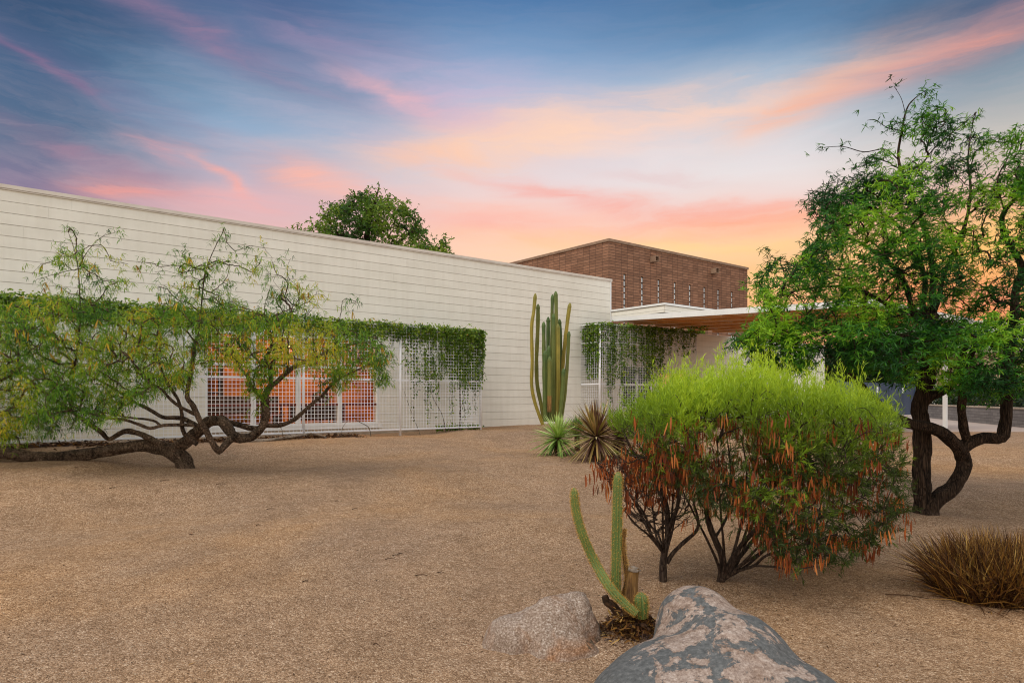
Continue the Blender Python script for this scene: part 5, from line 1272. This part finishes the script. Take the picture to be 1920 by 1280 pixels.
# ---------------------------------------------------------------- sky
world = bpy.data.worlds.new('World'); scene.world = world; world.use_nodes = True
wt = world.node_tree; g = NT(wt)
for n_ in list(wt.nodes): wt.nodes.remove(n_)
tc = g.n('ShaderNodeTexCoord'); sp = g.n('ShaderNodeSeparateXYZ'); g.l(tc.outputs['Generated'], sp.inputs[0])
x_, y_, z_ = sp.outputs
az = g.math('ARCTAN2', x_, y_)
hor = g.math('SQRT', g.math('ADD', g.math('MULTIPLY', x_, x_), g.math('MULTIPLY', y_, y_)))
te = g.math('DIVIDE', z_, g.math('MAXIMUM', hor, .02))
cbn = g.n('ShaderNodeCombineXYZ'); g.l(az, cbn.inputs[0]); g.l(te, cbn.inputs[1])
# wispy warp
mp = g.n('ShaderNodeMapping'); mp.inputs['Scale'].default_value = (1.2, 4.2, 1); mp.inputs['Rotation'].default_value = (0, 0, math.radians(-6)); g.l(cbn.outputs[0], mp.inputs[0])
nw = g.n('ShaderNodeTexNoise'); nw.inputs['Scale'].default_value = 3.2; nw.inputs['Detail'].default_value = 7; nw.inputs['Roughness'].default_value = .6; nw.inputs['Distortion'].default_value = .5
g.l(mp.outputs[0], nw.inputs['Vector'])
vs = g.n('ShaderNodeVectorMath', operation='SUBTRACT'); g.l(nw.outputs['Color'], vs.inputs[0]); vs.inputs[1].default_value = (.5, .5, .5)
vm = g.n('ShaderNodeVectorMath', operation='MULTIPLY'); g.l(vs.outputs[0], vm.inputs[0]); vm.inputs[1].default_value = (.17, .060, 0)
va = g.n('ShaderNodeVectorMath', operation='ADD'); g.l(cbn.outputs[0], va.inputs[0]); g.l(vm.outputs[0], va.inputs[1])
wv = va.outputs[0]
sp2 = g.n('ShaderNodeSeparateXYZ'); g.l(wv, sp2.inputs[0])
te2 = g.math('ADD', g.math('MULTIPLY', te, .55), g.math('MULTIPLY', sp2.outputs[1], .45))
def col(px, stops):
    k = math.cos(math.atan((px - CX) / F)); out = []
    for py, c in sorted(stops, key=lambda s_: -s_[0]):
        out.append((max(0, min(1, (H - py) / F * k)), srgb(*c)))
    return out
cols = [(-.62, col(40, [(744, (190, 130, 130)), (420, (172, 138, 155)), (340, (132, 122, 150)), (250, (90, 112, 142)), (140, (68, 100, 136)), (0, (52, 82, 118)), (-300, (55, 85, 130))])),
        (-.36, col(480, [(744, (245, 180, 150)), (440, (232, 180, 175)), (370, (208, 180, 190)), (300, (170, 180, 202)), (240, (140, 168, 198)), (170, (108, 142, 174)), (100, (86, 118, 156)), (0, (66, 98, 142)), (-300, (60, 95, 145))])),
        (0.0, col(960, [(744, (255, 200, 140)), (470, (255, 208, 175)), (410, (246, 205, 192)), (350, (230, 216, 218)), (260, (208, 205, 220)), (180, (165, 184, 212)), (100, (118, 154, 194)), (0, (72, 118, 168)), (-300, (75, 115, 160))])),
        (.34, col(1400, [(744, (255, 160, 95)), (500, (255, 198, 130)), (450, (255, 212, 165)), (390, (243, 212, 202)), (320, (230, 222, 222)), (230, (196, 208, 220)), (140, (152, 180, 205)), (70, (98, 138, 178)), (0, (70, 115, 158)), (-300, (75, 112, 150))])),
        (.62, col(1880, [(744, (235, 120, 70)), (560, (250, 160, 95)), (470, (252, 195, 110)), (400, (228, 175, 135)), (330, (215, 185, 165)), (240, (190, 188, 182)), (160, (145, 160, 172)), (60, (80, 115, 145)), (0, (60, 95, 130)), (-300, (70, 105, 140))]))]
prevc = g.ramp(te2, cols[0][1]); pa = cols[0][0]
for a_, st_ in cols[1:]:
    mr = g.n('ShaderNodeMapRange'); mr.interpolation_type = 'SMOOTHSTEP'; mr.inputs[1].default_value = pa; mr.inputs[2].default_value = a_; g.l(sp2.outputs[0], mr.inputs[0])
    prevc = g.mix(mr.outputs[0], prevc, g.ramp(te2, st_)); pa = a_
# wisps: threads of cloud stretched along the wind
mp2 = g.n('ShaderNodeMapping'); mp2.inputs['Scale'].default_value = (1.6, 9.0, 1); mp2.inputs['Rotation'].default_value = (0, 0, math.radians(-10)); g.l(wv, mp2.inputs[0])
n2 = g.n('ShaderNodeTexNoise'); n2.inputs['Scale'].default_value = 2.6; n2.inputs['Detail'].default_value = 8; n2.inputs['Roughness'].default_value = .62; n2.inputs['Distortion'].default_value = .8
g.l(mp2.outputs[0], n2.inputs['Vector'])
wisp = g.ramp(n2.outputs[0], [(.36, (0, 0, 0)), (.66, (1, 1, 1))])
CL = [(480, 110, -16, 240, 30, (125, 124, 162), .35), (850, 180, -8, 200, 50, (208, 178, 206), .7), (300, 215, -20, 260, 22, (130, 120, 158), .35), (640, 240, -14, 200, 20, (185, 178, 202), .5),
      (1110, 238, 6, 300, 40, (252, 206, 182), .85), (1330, 212, 8, 230, 34, (250, 205, 182), .7), (1515, 180, 24, 130, 26, (255, 185, 145), .95), (1620, 150, 14, 140, 18, (235, 170, 150), .6),
      (1800, 92, 10, 170, 24, (232, 150, 132), .75), (860, 290, 4, 150, 42, (252, 192, 158), .9), (980, 262, 4, 140, 30, (252, 210, 178), .8),
      (722, 182, -28, 80, 16, (248, 178, 175), .7), (800, 210, -8, 130, 20, (225, 180, 198), .5), (370, 70, -17, 150, 18, (175, 122, 150), .55), (620, 62, -4, 120, 26, (160, 132, 168), .4), (30, 92, -24, 160, 9, (165, 112, 146), .4),
      (240, 348, 4, 60, 12, (255, 150, 125), .9), (290, 274, -12, 45, 12, (245, 155, 150), .8), (410, 322, -30, 70, 8, (255, 165, 145), .75), (440, 368, 0, 120, 18, (248, 168, 160), .55), (600, 338, -14, 130, 22, (255, 178, 155), .85),
      (160, 288, -16, 110, 12, (205, 132, 150), .4), (1060, 375, -12, 150, 14, (250, 152, 138), .9), (1300, 392, -6, 240, 15, (248, 158, 138), .85), (1120, 422, -5, 280, 18, (254, 186, 160), .7),
      (1440, 412, -4, 190, 18, (252, 162, 130), .85), (930, 425, -3, 140, 22, (250, 172, 158), .7), (1290, 458, -3, 320, 14, (255, 212, 140), .8), (1200, 440, 0, 220, 12, (255, 190, 130), .6),
      (1240, 300, 0, 220, 40, (235, 222, 222), .6), (1000, 350, -6, 110, 14, (240, 190, 180), .5), (1230, 330, -10, 130, 9, (225, 180, 178), .4), (1880, 450, 0, 90, 26, (255, 200, 80), .8), (1790, 520, 0, 90, 30, (255, 160, 80), .8), (1700, 575, 0, 200, 22, (240, 130, 90), .8), (1600, 470, 0, 160, 30, (255, 185, 110), .7)]
c = prevc
for (px, py, ang, L, Wd, cc_, sgt) in CL:
    a0 = math.atan((px - CX) / F); t0 = (H - py) / F * math.cos(a0)
    m_ = g.n('ShaderNodeMapping', vector_type='TEXTURE'); m_.inputs['Location'].default_value = (a0, t0, 0); m_.inputs['Rotation'].default_value = (0, 0, math.radians(ang)); m_.inputs['Scale'].default_value = (L / F * 1.0, Wd / F * 1.2, 1)
    g.l(wv, m_.inputs[0]); ln = g.n('ShaderNodeVectorMath', operation='LENGTH'); g.l(m_.outputs[0], ln.inputs[0])
    e_ = g.math('EXPONENT', g.math('MULTIPLY', g.math('POWER', ln.outputs['Value'], 2.0), -.9))
    f_ = g.math('MULTIPLY', e_, g.math('ADD', g.math('MULTIPLY', wisp, .75), .35)); f_ = g.math('MULTIPLY', f_, sgt * .95, clamp=True)
    c = g.mix(f_, c, srgb(*cc_))
mp3 = g.n('ShaderNodeMapping'); mp3.inputs['Scale'].default_value = (2.2, 17.0, 1); mp3.inputs['Rotation'].default_value = (0, 0, math.radians(-14)); g.l(wv, mp3.inputs[0])
n3 = g.n('ShaderNodeTexNoise'); n3.inputs['Scale'].default_value = 2.4; n3.inputs['Detail'].default_value = 9; n3.inputs['Roughness'].default_value = .66; n3.inputs['Distortion'].default_value = 1.2
g.l(mp3.outputs[0], n3.inputs['Vector'])
c = g.mix(g.math('MULTIPLY', g.ramp(n3.outputs[0], [(.42, (0, 0, 0)), (.78, (1, 1, 1))]), g.math('MULTIPLY', .17, g.ramp(te, [(.25, (1, 1, 1)), (.5, (.25, .25, .25))]))), c, srgb(240, 200, 200))
# the unseen sky behind the viewer: kept pale and bright to light the scene
BACK = g.ramp(te, [(0, (.84, .74, .62)), (.35, (.88, .84, .78)), (1, (.76, .80, .86))])
ab = g.math('ABSOLUTE', az); mr = g.n('ShaderNodeMapRange'); mr.interpolation_type = 'SMOOTHSTEP'; mr.inputs[1].default_value = .85; mr.inputs[2].default_value = 1.6; g.l(ab, mr.inputs[0])
zen = g.n('ShaderNodeMapRange'); zen.interpolation_type = 'SMOOTHSTEP'; zen.inputs[1].default_value = .8; zen.inputs[2].default_value = 2.5; g.l(te, zen.inputs[0])
BK = g.n('ShaderNodeVectorMath', operation='SCALE'); g.l(BACK, BK.inputs[0]); BK.inputs['Scale'].default_value = 1.28
c = g.mix(g.math('MAXIMUM', mr.outputs[0], zen.outputs[0]), c, BK.outputs[0])
hs = g.n('ShaderNodeHueSaturation'); hs.inputs['Saturation'].default_value = .95; hs.inputs['Value'].default_value = 1.04; g.l(c, hs.inputs['Color'])
bg = g.n('ShaderNodeBackground'); g.l(hs.outputs[0], bg.inputs[0]); bg.inputs[1].default_value = 1.0
wo = g.n('ShaderNodeOutputWorld'); g.l(bg.outputs[0], wo.inputs[0])
world.cycles.sampling_method = 'MANUAL'; world.cycles.sample_map_resolution = 512

# added soft key light, high behind the viewer on the left, for modelling
sd = bpy.data.lights.new('soft_key', 'SUN'); sd.energy = 1.5; sd.angle = math.radians(26); sd.color = (1.0, .93, .82)
so = bpy.data.objects.new('soft_key', sd); COL.objects.link(so)
saz, sel = math.radians(-138), math.radians(52)
so.rotation_euler = Vector((math.sin(saz) * math.cos(sel), math.cos(saz) * math.cos(sel), math.sin(sel))).to_track_quat('Z', 'Y').to_euler()

# ---------------------------------------------------------------- camera and render settings
cd = bpy.data.cameras.new('camera'); cam = bpy.data.objects.new('camera', cd); COL.objects.link(cam)
cam.location = (0, 0, CZ); cam.rotation_euler = (math.radians(90), 0, 0)
cd.sensor_width = 36; cd.lens = 24.0; cd.shift_y = (H - 640) / 1920; cd.clip_end = 4000; cd.clip_start = .05
scene.camera = cam
vs_ = scene.view_settings; vs_.view_transform = 'Standard'; vs_.look = 'None'; vs_.exposure = 0; vs_.gamma = 1
scene.cycles.max_bounces = 8; scene.cycles.transparent_max_bounces = 8; scene.cycles.use_denoising = True; scene.cycles.filter_width = 1.1
scene.cycles.sample_clamp_indirect = 6
